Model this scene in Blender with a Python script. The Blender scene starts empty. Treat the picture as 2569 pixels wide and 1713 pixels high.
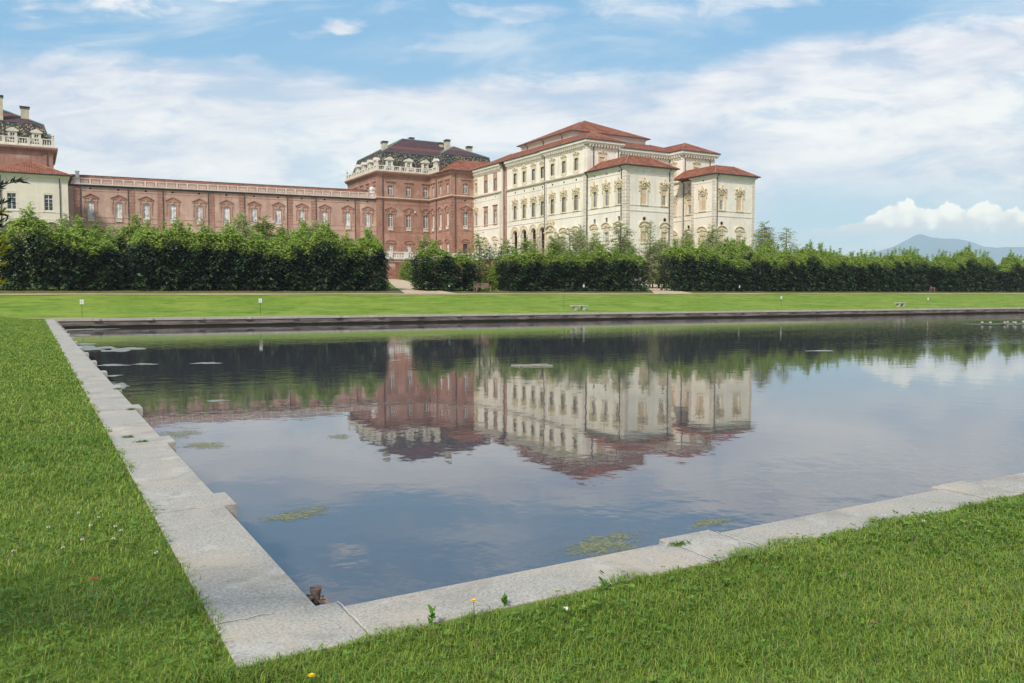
import bpy, math, random
import numpy as np
from mathutils import Vector, Matrix
R = math.radians
sc = bpy.context.scene
COL = sc.collection

# ------------------------------------------------------------------ camera
cam_d = bpy.data.cameras.new('camera'); cam = bpy.data.objects.new('camera', cam_d); COL.objects.link(cam)
cam_d.sensor_width = 36.0; cam_d.lens = 29.08; cam_d.clip_start = 0.05; cam_d.clip_end = 60000
cam.location = (0, 0, 1.6); cam.rotation_euler = (R(90 - 3.351), 0, R(-30.195))
sc.camera = cam
sc.cycles.volume_bounces = 2
sc.view_settings.view_transform = 'Standard'; sc.view_settings.look = 'None'
sc.view_settings.exposure = 0.12; sc.view_settings.gamma = 1.0
sc.view_settings.use_curve_mapping = False

# ------------------------------------------------------------------ sun
SUN = Vector((-0.60, -0.42, 0.68)).normalized()
sl = bpy.data.lights.new('sun', 'SUN'); sl.energy = 3.6; sl.angle = R(7.0); sl.color = (1.0, 0.93, 0.80)
so = bpy.data.objects.new('sun', sl); COL.objects.link(so); so.location = (-40, -20, 60)
so.rotation_euler = SUN.to_track_quat('Z', 'Y').to_euler()

# ------------------------------------------------------------------ node helpers
class NT:
    def __init__(s, tree): s.t = tree; s.n = tree.nodes; s.l = tree.links
    def node(s, typ, ins=None, **kw):
        n = s.n.new(typ)
        for k, v in kw.items(): setattr(n, k, v)
        if ins:
            for k, v in ins.items():
                sock = n.inputs[k]
                if isinstance(v, bpy.types.NodeSocket): s.l.new(v, sock)
                else: sock.default_value = v
        return n
    def m(s, op, a, b=None, c=None, clamp=False):
        ins = {0: a}
        if b is not None: ins[1] = b
        if c is not None: ins[2] = c
        return s.node('ShaderNodeMath', ins, operation=op, use_clamp=clamp).outputs[0]
    def vm(s, op, a, b=None):
        ins = {0: a}
        if b is not None: ins[1] = b
        n = s.node('ShaderNodeVectorMath', ins, operation=op)
        return n.outputs['Value'] if op in ('DOT_PRODUCT', 'LENGTH') else n.outputs[0]
    def xyz(s, x, y, z): return s.node('ShaderNodeCombineXYZ', {0: x, 1: y, 2: z}).outputs[0]
    def noise(s, vec, scale, detail=4, rough=0.55, dist=0.0, lac=2.0):
        return s.node('ShaderNodeTexNoise', {'Vector': vec, 'Scale': scale, 'Detail': detail, 'Roughness': rough, 'Distortion': dist, 'Lacunarity': lac}).outputs[0]
    def smooth(s, v, a, b, lo=0.0, hi=1.0):
        return s.node('ShaderNodeMapRange', {0: v, 1: a, 2: b, 3: lo, 4: hi}, interpolation_type='SMOOTHSTEP').outputs[0]
    def lin(s, v, a, b, lo=0.0, hi=1.0):
        return s.node('ShaderNodeMapRange', {0: v, 1: a, 2: b, 3: lo, 4: hi}).outputs[0]
    def mix(s, f, a, b, blend='MIX'):
        n = s.node('ShaderNodeMix', None, data_type='RGBA', blend_type=blend)
        for k, v in ((0, f), (6, a), (7, b)):
            if isinstance(v, bpy.types.NodeSocket): s.l.new(v, n.inputs[k])
            else: n.inputs[k].default_value = v
        return n.outputs[2]
    def ramp(s, v, stops, interp='LINEAR'):
        n = s.node('ShaderNodeValToRGB', {0: v}); cr = n.color_ramp; cr.interpolation = interp
        while len(cr.elements) > 1: cr.elements.remove(cr.elements[-1])
        cr.elements[0].position = stops[0][0]; cr.elements[0].color = stops[0][1]
        for p, c in stops[1:]:
            e = cr.elements.new(p); e.color = c
        return n.outputs[0]
    def curve(s, u, pts, u0, u1, v0, v1):
        """piecewise curve v(u) through a colour ramp, pts in real units"""
        f = s.lin(u, u0, u1)
        st = [((p - u0) / (u1 - u0), (((q - v0) / (v1 - v0)),) * 3 + (1,)) for p, q in pts]
        r = s.ramp(f, st, 'B_SPLINE' if len(pts) < 12 else 'LINEAR')
        return s.lin(r, 0, 1, v0, v1)

def C(r, g, b): # sRGB 0..255 -> linear rgba
    f = lambda c: (c / 255 / 12.92) if c / 255 <= 0.04045 else ((c / 255 + 0.055) / 1.055) ** 2.4
    return (f(r), f(g), f(b), 1)

# ------------------------------------------------------------------ world (sky and clouds by direction)
w = bpy.data.worlds.new('World'); sc.world = w; w.use_nodes = True
w.node_tree.nodes.clear(); t = NT(w.node_tree)
sky = t.node('ShaderNodeTexSky', None, sky_type='NISHITA', sun_disc=False, sun_elevation=math.asin(SUN.z),
             sun_rotation=math.atan2(SUN.x, SUN.y), air_density=1.0, dust_density=0.6, ozone_density=2.0)
d = t.node('ShaderNodeTexCoord').outputs['Generated']
h = R(30.195)
du = t.vm('DOT_PRODUCT', d, (math.cos(h), -math.sin(h), 0)); dw = t.vm('DOT_PRODUCT', d, (math.sin(h), math.cos(h), 0))
dz = t.vm('DOT_PRODUCT', d, (0, 0, 1))
dwc = t.m('MAXIMUM', dw, 0.12)
u = t.m('DIVIDE', du, dwc); v = t.m('DIVIDE', dz, dwc)
vec = t.xyz(u, v, 0)
wv = t.xyz(t.m('MULTIPLY', u, 2.2), t.m('MULTIPLY', t.m('ADD', v, t.m('MULTIPLY', u, -0.07)), 10.0), 0.3)   # streaks, gently tilted
nS = t.noise(wv, 1.7, 8, 0.6, 0.5)
nF = t.noise(t.xyz(t.m('MULTIPLY', u, 9), t.m('MULTIPLY', v, 24), 1.7), 1.0, 8, 0.62, 0.3)
nL = t.noise(t.xyz(t.m('MULTIPLY', u, 1.5), t.m('MULTIPLY', v, 5), 4.1), 1.6, 4, 0.5)
# upper edge of the big cloud bank
vb = t.curve(u, [(-.62, .292), (-.48, .288), (-.37, .282), (-.25, .268), (-.14, .252), (-.06, .262), (0, .268), (.1, .262), (.2, .262), (.27, .280), (.34, .303), (.48, .322), (.62, .335)], -.62, .62, 0, .5)
vbn = t.m('ADD', vb, t.m('MULTIPLY', t.m('SUBTRACT', nF, .5), .055))
bank = t.smooth(t.m('SUBTRACT', vbn, v), -0.010, 0.022)
# lower edge at right: bluer gap above the horizon haze
vl = t.curve(u, [(-.62, -.2), (.15, -.2), (.25, .06), (.31, .125), (.36, .135), (.45, .125), (.62, .110)], -.62, .62, -.3, .4)
vln = t.m('ADD', vl, t.m('MULTIPLY', t.m('SUBTRACT', nS, .5), .07))
gap = t.smooth(t.m('SUBTRACT', vln, v), -0.03, 0.045)
bank2 = t.m('MULTIPLY', bank, t.m('SUBTRACT', 1.0, t.m('MULTIPLY', gap, 0.92)))
# holes in the bank
hole = t.smooth(nS, 0.33, 0.46); bank2 = t.m('MULTIPLY', bank2, t.m('ADD', 0.60, t.m('MULTIPLY', t.m('MINIMUM', hole, t.smooth(nF, .30, .50)), 0.40)))
def blob(u0, v0, su, sv, amp, lo=.42, hi=.62, n=nF):
    a = t.m('DIVIDE', t.m('SUBTRACT', u, u0), su); b = t.m('DIVIDE', t.m('SUBTRACT', v, v0), sv)
    e = t.m('EXPONENT', t.m('MULTIPLY', t.m('ADD', t.m('MULTIPLY', a, a), t.m('MULTIPLY', b, b)), -1.0))
    k = t.m('ADD', t.m('MULTIPLY', e, 0.60), t.m('MULTIPLY', t.m('SUBTRACT', n, 0.5), 2.0))
    return t.m('MULTIPLY', t.smooth(k, .22, .75), amp)
cl = bank2
for b in [(-.238, .306, .035, .012, .95), (-.205, .314, .03, .013, .9), (-.52, .345, .19, .022, .95), (-.4, .334, .05, .012, .6), (-.33, .352, .08, .012, .7), (-.318, .276, .03, .010, .6),
          (.12, .335, .24, .022, .62), (-.02, .305, .10, .010, .4), (.30, .345, .15, .012, .6), (-.04, .335, .02, .008, .6), (-.57, .315, .05, .008, .35), (-.08, .290, .09, .010, .45)]:
    cl = t.m('MAXIMUM', cl, blob(*b))
# veil everywhere in the blue
cl = t.m('MAXIMUM', cl, t.m('MULTIPLY', t.smooth(nS, .46, .75), .50))
hz = t.smooth(v, 0.10, -0.02)   # haze near the horizon
cloudcol = t.mix(t.smooth(t.m('ADD', t.m('ADD', t.m('MULTIPLY', nS, .45), t.m('MULTIPLY', nL, .25)), t.m('MULTIPLY', nF, .30)), .41, .62), C(200, 209, 231), C(249, 249, 250))
bright = t.m('MULTIPLY', t.smooth(t.m('ABSOLUTE', t.m('ADD', u, .12)), .32, .05), t.smooth(t.m('ABSOLUTE', t.m('ADD', v, -.19)), .06, .0))
cloudcol = t.mix(t.m('MULTIPLY', bright, .8), cloudcol, C(250, 250, 250))
cloudcol = t.mix(t.m('MULTIPLY', t.smooth(v, .15, .04), .55), cloudcol, C(206, 214, 234))
nishita = t.vm('SCALE', sky.outputs[0]); t.n[-1].inputs['Scale'].default_value = 0.1
blue = t.mix(0.85, nishita, t.mix(t.smooth(v, .12, .34), C(152, 200, 232), C(124, 184, 229)))
blue = t.mix(t.m('MULTIPLY', hz, .85), blue, C(200, 210, 232))
skyc = t.mix(cl, blue, cloudcol)
# the cumulus over the mountain
ct = t.curve(u, [(.30, .060), (.345, .075), (.36, .079), (.395, .0815), (.42, .087), (.44, .1), (.452, .108), (.464, .112), (.48, .112), (.49, .105), (.505, .104), (.52, .112), (.535, .104), (.55, .103), (.56, .108), (.575, .109), (.59, .103), (.62, .100), (.66, .105), (.8, .09), (.95, .06)], .30, .95, 0, .2)
nC = t.node('ShaderNodeTexVoronoi', {'Vector': t.xyz(u, v, 0), 'Scale': 48.0, 'Smoothness': .35}, feature='SMOOTH_F1').outputs[0]
nC2 = t.noise(t.xyz(u, v, 0), 70, 8, .65)
ctn = t.m('ADD', ct, t.m('ADD', t.m('MULTIPLY', t.m('SUBTRACT', .42, nC), .009), t.m('MULTIPLY', t.m('SUBTRACT', nC2, .5), .024)))
cum = t.m('MULTIPLY', t.smooth(t.m('SUBTRACT', ctn, v), -.0005, .003), t.smooth(t.m('SUBTRACT', v, .071), -.007, .010))
cum = t.m('MULTIPLY', cum, t.smooth(u, .31, .40))
cc = t.mix(t.smooth(t.m('ADD', t.m('ADD', t.m('SUBTRACT', v, .074), t.m('MULTIPLY', t.m('SUBTRACT', nC2, .5), .03)), t.m('MULTIPLY', t.m('SUBTRACT', .42, nC), .03)), 0, .026), C(208, 212, 226), (1.06, 1.04, 1.0, 1))
skyc = t.mix(cum, skyc, cc)
skyc = t.mix(1.0, skyc, t.mix(t.smooth(v, .02, .26), (1.12, 1.11, 1.09, 1), (.99, .99, .99, 1)), 'MULTIPLY')
low = t.smooth(dz, 0.0, -0.05)
skyc = t.mix(low, skyc, C(126, 126, 112))
back = t.smooth(dw, 0.35, 0.1)     # away from the photographed part: broken cloud
nB = t.noise(d, 3.0, 5, .55)
skyc = t.mix(back, skyc, t.mix(t.smooth(nB, .4, .6), nishita, C(235, 238, 245)))
bg = t.node('ShaderNodeBackground', {'Color': skyc, 'Strength': 1.0})
out = t.node('ShaderNodeOutputWorld'); t.l.new(bg.outputs[0], out.inputs[0])

# ------------------------------------------------------------------ materials
MATS = {}
def new_mat(name):
    m = bpy.data.materials.new(name); m.use_nodes = True; m.node_tree.nodes.clear(); MATS[name] = m
    return m, NT(m.node_tree)
def finish(t, col, rough=.8, bump=None, bstr=.3, bdist=.02, **kw):
    ins = {'Base Color': col, 'Roughness': rough, 'Specular IOR Level': .5 if rough < .6 else .12}; ins.update(kw)
    b = t.node('ShaderNodeBsdfPrincipled', ins)
    if bump is not None:
        bn = t.node('ShaderNodeBump', {'Height': bump, 'Strength': bstr, 'Distance': bdist}); t.l.new(bn.outputs[0], b.inputs['Normal'])
    o = t.node('ShaderNodeOutputMaterial'); t.l.new(b.outputs[0], o.inputs[0]); return b
def mottled(name, c1, c2, scale=.4, fine=4.0, rough=.85, c3=None, s3=.12, metallic=0, bump=.0, stretch=(1, 1, 1), streak=0):
    m, t = new_mat(name)
    p = t.node('ShaderNodeNewGeometry').outputs['Position']
    p = t.vm('MULTIPLY', p, stretch)
    a = t.noise(p, scale, 5, .6); b = t.noise(p, fine, 4, .65)
    f = t.smooth(t.m('ADD', t.m('MULTIPLY', a, .65), t.m('MULTIPLY', b, .35)), .36, .64)
    col = t.mix(f, c1, c2)
    if c3 is not None: col = t.mix(t.smooth(t.noise(t.vm('ADD', p, (31, 7, 3)), s3, 4, .6), .52, .68), col, c3)
    if streak:
        k1 = t.noise(t.vm('MULTIPLY', p, (1.3, 1.3, .10)), 1.0, 5, .65); k2 = t.noise(t.vm('MULTIPLY', p, (.35, .35, .8)), 1.0, 5, .7)
        col = t.mix(t.m('MULTIPLY', t.smooth(k1, .50, .68), streak), col, t.mix(1.0, col, (.72, .70, .66, 1), 'MULTIPLY')); col = t.mix(t.m('MULTIPLY', t.smooth(k2, .54, .66), streak), col, t.mix(1.0, col, (1.16, 1.15, 1.13, 1), 'MULTIPLY'))
    finish(t, col, rough, bump=b if bump else None, bstr=bump, Metallic=metallic)
    return m
L = lambda r, g, b: (r, g, b, 1)
mottled('brick', L(.32, .165, .125), L(.43, .255, .20), .35, 3.0, c3=L(.50, .34, .28), s3=.22, bump=.1, streak=.8)
mottled('brick_pale', L(.42, .275, .225), L(.51, .355, .295), .3, 3.0, c3=L(.58, .43, .37), s3=.2, bump=.1, streak=.7)
mottled('brick_dark', L(.20, .08, .06), L(.34, .15, .11), .8, 4.0, bump=.2)
mottled('brick_trim', L(.31, .165, .13), L(.41, .245, .195), .6, 4.0, streak=.6)
mottled('raw_brick', L(.34, .19, .14), L(.50, .32, .25), .5, 3.0, c3=L(.27, .13, .10), s3=.5, bump=.3)
mottled('terrace_brick', L(.26, .10, .085), L(.42, .21, .17), .5, 3.0, c3=L(.50, .36, .32), s3=.3, bump=.3)
mottled('plaster', L(.80, .74, .65), L(.87, .82, .74), .25, 2.0, c3=L(.74, .70, .62), s3=.16, streak=.40)
mottled('plaster_rosy', L(.72, .62, .56), L(.80, .74, .68), .4, 2.0)
mottled('cream_plaster', L(.73, .655, .56), L(.79, .72, .63), .3, 2.0, streak=.3)
mottled('trim_stone', L(.62, .55, .47), L(.74, .68, .60), .6, 4.0)
mottled('ochre_stucco', L(.60, .50, .35), L(.75, .67, .51), 1.2, 5.0)
mottled('ochre_carving', L(.46, .37, .23), L(.76, .67, .50), 2.6, 7.0)
mottled('blind_fill', L(.55, .42, .29), L(.66, .53, .39), 1.0, 5.0)
mottled('pink_stone', L(.52, .43, .38), L(.66, .57, .51), .8, 5.0)
mottled('white_stone', L(.68, .66, .64), L(.82, .80, .77), .8, 5.0)
mottled('balustrade_stone', L(.60, .56, .49), L(.74, .70, .62), .8, 5.0)
mottled('white_frame', L(.72, .72, .70), L(.80, .80, .78), 1, 5, .5)
mottled('grey_frame', L(.46, .44, .40), L(.56, .54, .49), 1, 5, .5)
mottled('pipe_metal', L(.035, .03, .035), L(.07, .055, .06), 1, 5, .5)
mottled('copper', L(.17, .33, .29), L(.27, .45, .40), .8, 5, .6)
mottled('slate', L(.055, .07, .085), L(.11, .13, .15), .8, 5, .6)
mottled('chimney_plaster', L(.45, .40, .30), L(.60, .54, .43), .8, 5)
mottled('dark_opening', L(.012, .012, .015), L(.02, .018, .025), 1, 4, .7)
mottled('door_paint', L(.035, .012, .05), L(.06, .02, .075), 1, 4, .5)
mottled('bark', L(.10, .075, .06), L(.22, .17, .14), 3, 14, stretch=(1, 1, .3))
mottled('bark_red', L(.12, .055, .05), L(.26, .14, .12), 3, 14)
mottled('bench_wood', L(.20, .12, .10), L(.33, .22, .19), 2, 14)
mottled('bench_red_wood', L(.30, .12, .12), L(.42, .26, .24), 2, 14)
mottled('blue_paint', L(.015, .015, .05), L(.03, .03, .08), 2, 9, .5)
mottled('bench_stone', L(.38, .35, .32), L(.52, .49, .45), 2, 14)
mottled('sign_white', L(.72, .72, .74), L(.8, .8, .82), 2, 9, .5)
mottled('sign_ink', L(.25, .27, .32), L(.35, .36, .4), 2, 9, .5)
mottled('post_green', L(.02, .05, .035), L(.03, .08, .05), 2, 9, .5)
mottled('sand', L(.48, .37, .25), L(.60, .48, .34), .8, 7.0, c3=L(.48, .40, .27), s3=.3)
mottled('rust', L(.09, .065, .06), L(.26, .20, .17), 14, 60, .75, bump=.3)
mottled('dry_leaf', L(.20, .12, .09), L(.42, .30, .22), 20, 80, .8)
mottled('red_leaf', L(.30, .06, .03), L(.45, .14, .07), 40, 120, .7)
mottled('yellow_petal', L(.80, .52, .01), L(.85, .62, .02), 90, 300, .6)
mottled('clover_petal', L(.62, .56, .46), L(.78, .74, .66), 90, 300, .7)
mottled('lily_petal', L(.80, .62, .63), L(.88, .86, .84), 2, 12, .6)
mottled('lily_pad', L(.20, .20, .15), L(.33, .33, .27), 1.5, 9, .45)
mottled('lily_leaf', L(.05, .10, .03), L(.16, .20, .08), 1.5, 9, .4)
mottled('mortar', L(.50, .48, .45), L(.64, .62, .59), 9, 60, .9)
mottled('mountain_haze_tint', L(.04, .13, .25), L(.065, .165, .31), .002, .01, 1.0)  # rock colour with the blue of distant haze painted in

def glass_mat(name, c, rough=.12):
    m, t = new_mat(name); p = t.node('ShaderNodeNewGeometry').outputs['Position']
    n = t.noise(p, .9, 3, .6)
    finish(t, t.mix(t.smooth(n, .4, .65), c, tuple(min(1, x * 2.2) for x in c[:3]) + (1,)), rough, Specular_IOR_Level=.5) if False else finish(t, t.mix(t.smooth(n, .42, .62), c, tuple(min(1, x * 2.4) for x in c[:3]) + (1,)), rough)
glass_mat('glass_dark', L(.03, .03, .04)); glass_mat('glass_curtained', L(.34, .34, .35), .3); glass_mat('glass_grey', L(.05, .05, .052), .2)

def roof_mat(name, c1, c2, c3, band=None):
    m, t = new_mat(name); geo = t.node('ShaderNodeNewGeometry'); p = geo.outputs['Position']
    n1 = t.noise(p, .5, 5, .6); n2 = t.noise(t.vm('MULTIPLY', p, (1.6, 1.6, 4)), 1.0, 6, .85)
    col = t.mix(t.smooth(n1, .35, .65), c1, c2); col = t.mix(t.smooth(n2, .49, .60), col, c3); col = t.mix(t.m('MULTIPLY', t.smooth(n2, .46, .38), .6), col, t.mix(1.0, col, (1.5, 1.6, 1.6, 1), 'MULTIPLY'))
    if band:
        z = t.node('ShaderNodeSeparateXYZ', {0: p}).outputs[2]
        bz = t.m('ADD', z, t.m('MULTIPLY', n2, .5))
        col = t.mix(t.m('MULTIPLY', t.smooth(bz, band[0], band[0] + .3), t.smooth(bz, band[1], band[1] - .3)), col, band[2])
    nx = t.node('ShaderNodeSeparateXYZ', {0: geo.outputs['True Normal']})
    s = t.node('ShaderNodeSeparateXYZ', {0: p})
    side = t.m('GREATER_THAN', t.m('ABSOLUTE', nx.outputs[0]), t.m('ABSOLUTE', nx.outputs[1]))
    along = t.node('ShaderNodeMix', {0: side, 2: s.outputs[0], 3: s.outputs[1]}, data_type='FLOAT').outputs[0]
    w1 = t.m('SINE', t.m('MULTIPLY', along, 2 * math.pi / .42)); w2 = t.m('SINE', t.m('MULTIPLY', s.outputs[2], 2 * math.pi / .22))
    hgt = t.m('ADD', w1, t.m('MULTIPLY', w2, .4))
    finish(t, col, .85, bump=hgt, bstr=.5, bdist=.05)
roof_mat('red_tiles', L(.22, .075, .045), L(.33, .13, .08), L(.10, .045, .03))
roof_mat('purple_tiles', L(.075, .046, .058), L(.105, .06, .07), L(.055, .035, .05), (38.0, 39.2, L(.16, .07, .062)))
m, t = new_mat('mosaic_slate'); p = t.node('ShaderNodeNewGeometry').outputs['Position']
vo = t.node('ShaderNodeTexVoronoi', {'Vector': p, 'Scale': 3.0, 'Randomness': 1.0}); vv = t.node('ShaderNodeSeparateColor', {0: vo.outputs['Color']}).outputs[0]
spot = t.m('MULTIPLY', t.m('GREATER_THAN', vv, .45), t.m('LESS_THAN', vo.outputs['Distance'], .46))
cc_ = t.mix(t.smooth(t.noise(p, .4, 3), .5, .6), L(.035, .05, .05), L(.05, .035, .05))
finish(t, t.mix(spot, cc_, t.mix(t.node('ShaderNodeSeparateColor', {0: vo.outputs['Color']}).outputs[1], L(.34, .27, .12), L(.34, .25, .19))), .6)

# coping granite
m, t = new_mat('granite'); p = t.node('ShaderNodeNewGeometry').outputs['Position']
a = t.noise(p, 1.1, 4, .6); b = t.noise(p, 60, 4, .7); c_ = t.noise(t.vm('MULTIPLY', p, (1, 1, 1)), 14, 4, .7); e_ = t.noise(p, 160, 2, .5)
col = t.mix(t.smooth(b, .36, .64), L(.32, .298, .262), L(.50, .472, .425))
col = t.mix(t.m('MULTIPLY', t.smooth(a, .48, .66), .6), col, L(.52, .44, .34))
col = t.mix(t.m('MULTIPLY', t.smooth(c_, .62, .70), .7), col, L(.17, .165, .165))
col = t.mix(t.m('MULTIPLY', t.smooth(c_, .40, .30), .6), col, L(.55, .55, .545))
col = t.mix(t.m('MULTIPLY', t.smooth(e_, .60, .70), .6), col, L(.08, .075, .08))
col = t.mix(t.m('MULTIPLY', t.smooth(t.noise(p, 1.9, 5, .7, .6), .50, .66), .5), col, L(.27, .245, .205)); col = t.mix(t.m('MULTIPLY', t.smooth(t.noise(t.vm('ADD', p, (9, 4, 0)), 2.6, 5, .7), .52, .66), .45), col, L(.58, .56, .52))
finish(t, col, .85, bump=b, bstr=.2, bdist=.002)
# pond wall
m, t = new_mat('pond_wall'); p = t.node('ShaderNodeNewGeometry').outputs['Position']; z = t.node('ShaderNodeSeparateXYZ', {0: p}).outputs[2]
a = t.noise(t.vm('MULTIPLY', p, (.6, .6, 5)), 1.0, 5, .6)
col = t.mix(t.smooth(a, .4, .62), L(.10, .085, .085), L(.22, .185, .17))
zz = t.m('ADD', z, t.m('MULTIPLY', t.noise(p, 1.5, 3), .10))
col = t.mix(t.smooth(zz, -.36, -.42), col, L(.018, .018, .008))
finish(t, col, .9)
# water
m, t = new_mat('pond_water'); p = t.node('ShaderNodeNewGeometry').outputs['Position']
dist = t.vm('LENGTH', t.vm('SUBTRACT', p, (0, 0, 0)))
n1 = t.noise(t.vm('MULTIPLY', p, (1, 1, 1)), 1.6, 3, .55); n2 = t.noise(p, 7.0, 2, .5)
zone = t.noise(t.vm('MULTIPLY', p, (.03, .09, 1)), 1.0, 3, .5)
amp = t.m('ADD', .25, t.m('MULTIPLY', t.smooth(zone, .42, .62), .9))
hh = t.m('MULTIPLY', t.m('ADD', n1, t.m('MULTIPLY', n2, .14)), amp)
bn = t.node('ShaderNodeBump', {'Height': hh, 'Strength': 1.0, 'Distance': .0085})
bs = t.node('ShaderNodeBsdfPrincipled', {'Base Color': L(.062, .060, .072), 'Roughness': .02, 'IOR': 2.1, 'Normal': bn.outputs[0]})
o = t.node('ShaderNodeOutputMaterial'); t.l.new(bs.outputs[0], o.inputs[0])

# leaves with a per-leaf colour attribute
def leaf_mat(name, trans=.25, rough=.55):
    m, t = new_mat(name); a = t.node('ShaderNodeAttribute', None, attribute_name='tint').outputs[0]
    b = t.node('ShaderNodeBsdfPrincipled', {'Base Color': a, 'Roughness': rough, 'Specular IOR Level': .3})
    tr = t.node('ShaderNodeBsdfTranslucent', {'Color': a}); mx = t.node('ShaderNodeMixShader', {0: trans})
    t.l.new(b.outputs[0], mx.inputs[1]); t.l.new(tr.outputs[0], mx.inputs[2])
    o = t.node('ShaderNodeOutputMaterial'); t.l.new(mx.outputs[0], o.inputs[0])
leaf_mat('leaves', .38); leaf_mat('hedge_leaves', .16); leaf_mat('grass_blades', .3, .5)

def lawn_mat(name, near):
    m, t = new_mat(name); p = t.node('ShaderNodeNewGeometry').outputs['Position']
    a = t.noise(p, .22, 4, .6); b = t.noise(p, 2.2, 5, .7); c = t.noise(p, 22, 4, .75); st = t.noise(t.vm('MULTIPLY', p, (.12, 1.6, 1)), 1.0, 4, .6)
    col = t.mix(t.smooth(b, .34, .66), L(.125, .215, .024), L(.20, .30, .036))
    col = t.mix(t.m('MULTIPLY', t.smooth(a, .42, .62), .7), col, L(.26, .33, .05)); mw = t.noise(t.vm('MULTIPLY', p, (.5, .9, 1)), .9, 6, .75); col = t.mix(t.m('MULTIPLY', t.smooth(mw, .50, .62), .8), col, L(.080, .160, .014)); col = t.mix(t.m('MULTIPLY', t.smooth(mw, .46, .36), .6), col, L(.29, .35, .085))
    col = t.mix(t.m('MULTIPLY', t.smooth(st, .48, .66), .55), col, L(.26, .33, .055))
    col = t.mix(t.m('MULTIPLY', t.smooth(c, .5, .68), .6), col, L(.07, .14, .015))
    if near: col = t.mix(.75, col, L(.055, .085, .014))
    else:
        y = t.node('ShaderNodeSeparateXYZ', {0: p}).outputs[1]
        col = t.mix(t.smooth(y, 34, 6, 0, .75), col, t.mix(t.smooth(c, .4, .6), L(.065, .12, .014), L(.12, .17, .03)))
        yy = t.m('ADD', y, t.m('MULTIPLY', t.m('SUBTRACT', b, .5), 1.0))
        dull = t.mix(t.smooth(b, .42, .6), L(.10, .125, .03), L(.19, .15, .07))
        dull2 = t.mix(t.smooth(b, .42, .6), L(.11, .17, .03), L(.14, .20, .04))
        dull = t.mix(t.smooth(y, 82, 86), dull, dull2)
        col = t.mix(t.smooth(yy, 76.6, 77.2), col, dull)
    finish(t, col, .9, bump=c, bstr=.4, bdist=.03)
lawn_mat('lawn', False); lawn_mat('lawn_soil', True)
m, t = new_mat('algae'); p = t.node('ShaderNodeNewGeometry').outputs['Position']
n = t.noise(p, 9, 6, .75, 1.0); n0 = t.noise(p, 30, 4, .7)
col = t.mix(t.smooth(n0, .4, .6), L(.17, .17, .07), L(.34, .34, .13))
bs = t.node('ShaderNodeBsdfPrincipled', {'Base Color': col, 'Roughness': .6}); tr = t.node('ShaderNodeBsdfTransparent')
tc = t.node('ShaderNodeAttribute', None, attribute_name='edge').outputs['Fac']
mx = t.node('ShaderNodeMixShader', {0: t.m('MULTIPLY', t.smooth(t.m('ADD', n, t.m('MULTIPLY', tc, .22)), .52, .70), .62)}); t.l.new(tr.outputs[0], mx.inputs[1]); t.l.new(bs.outputs[0], mx.inputs[2])
o = t.node('ShaderNodeOutputMaterial'); t.l.new(mx.outputs[0], o.inputs[0])

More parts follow.
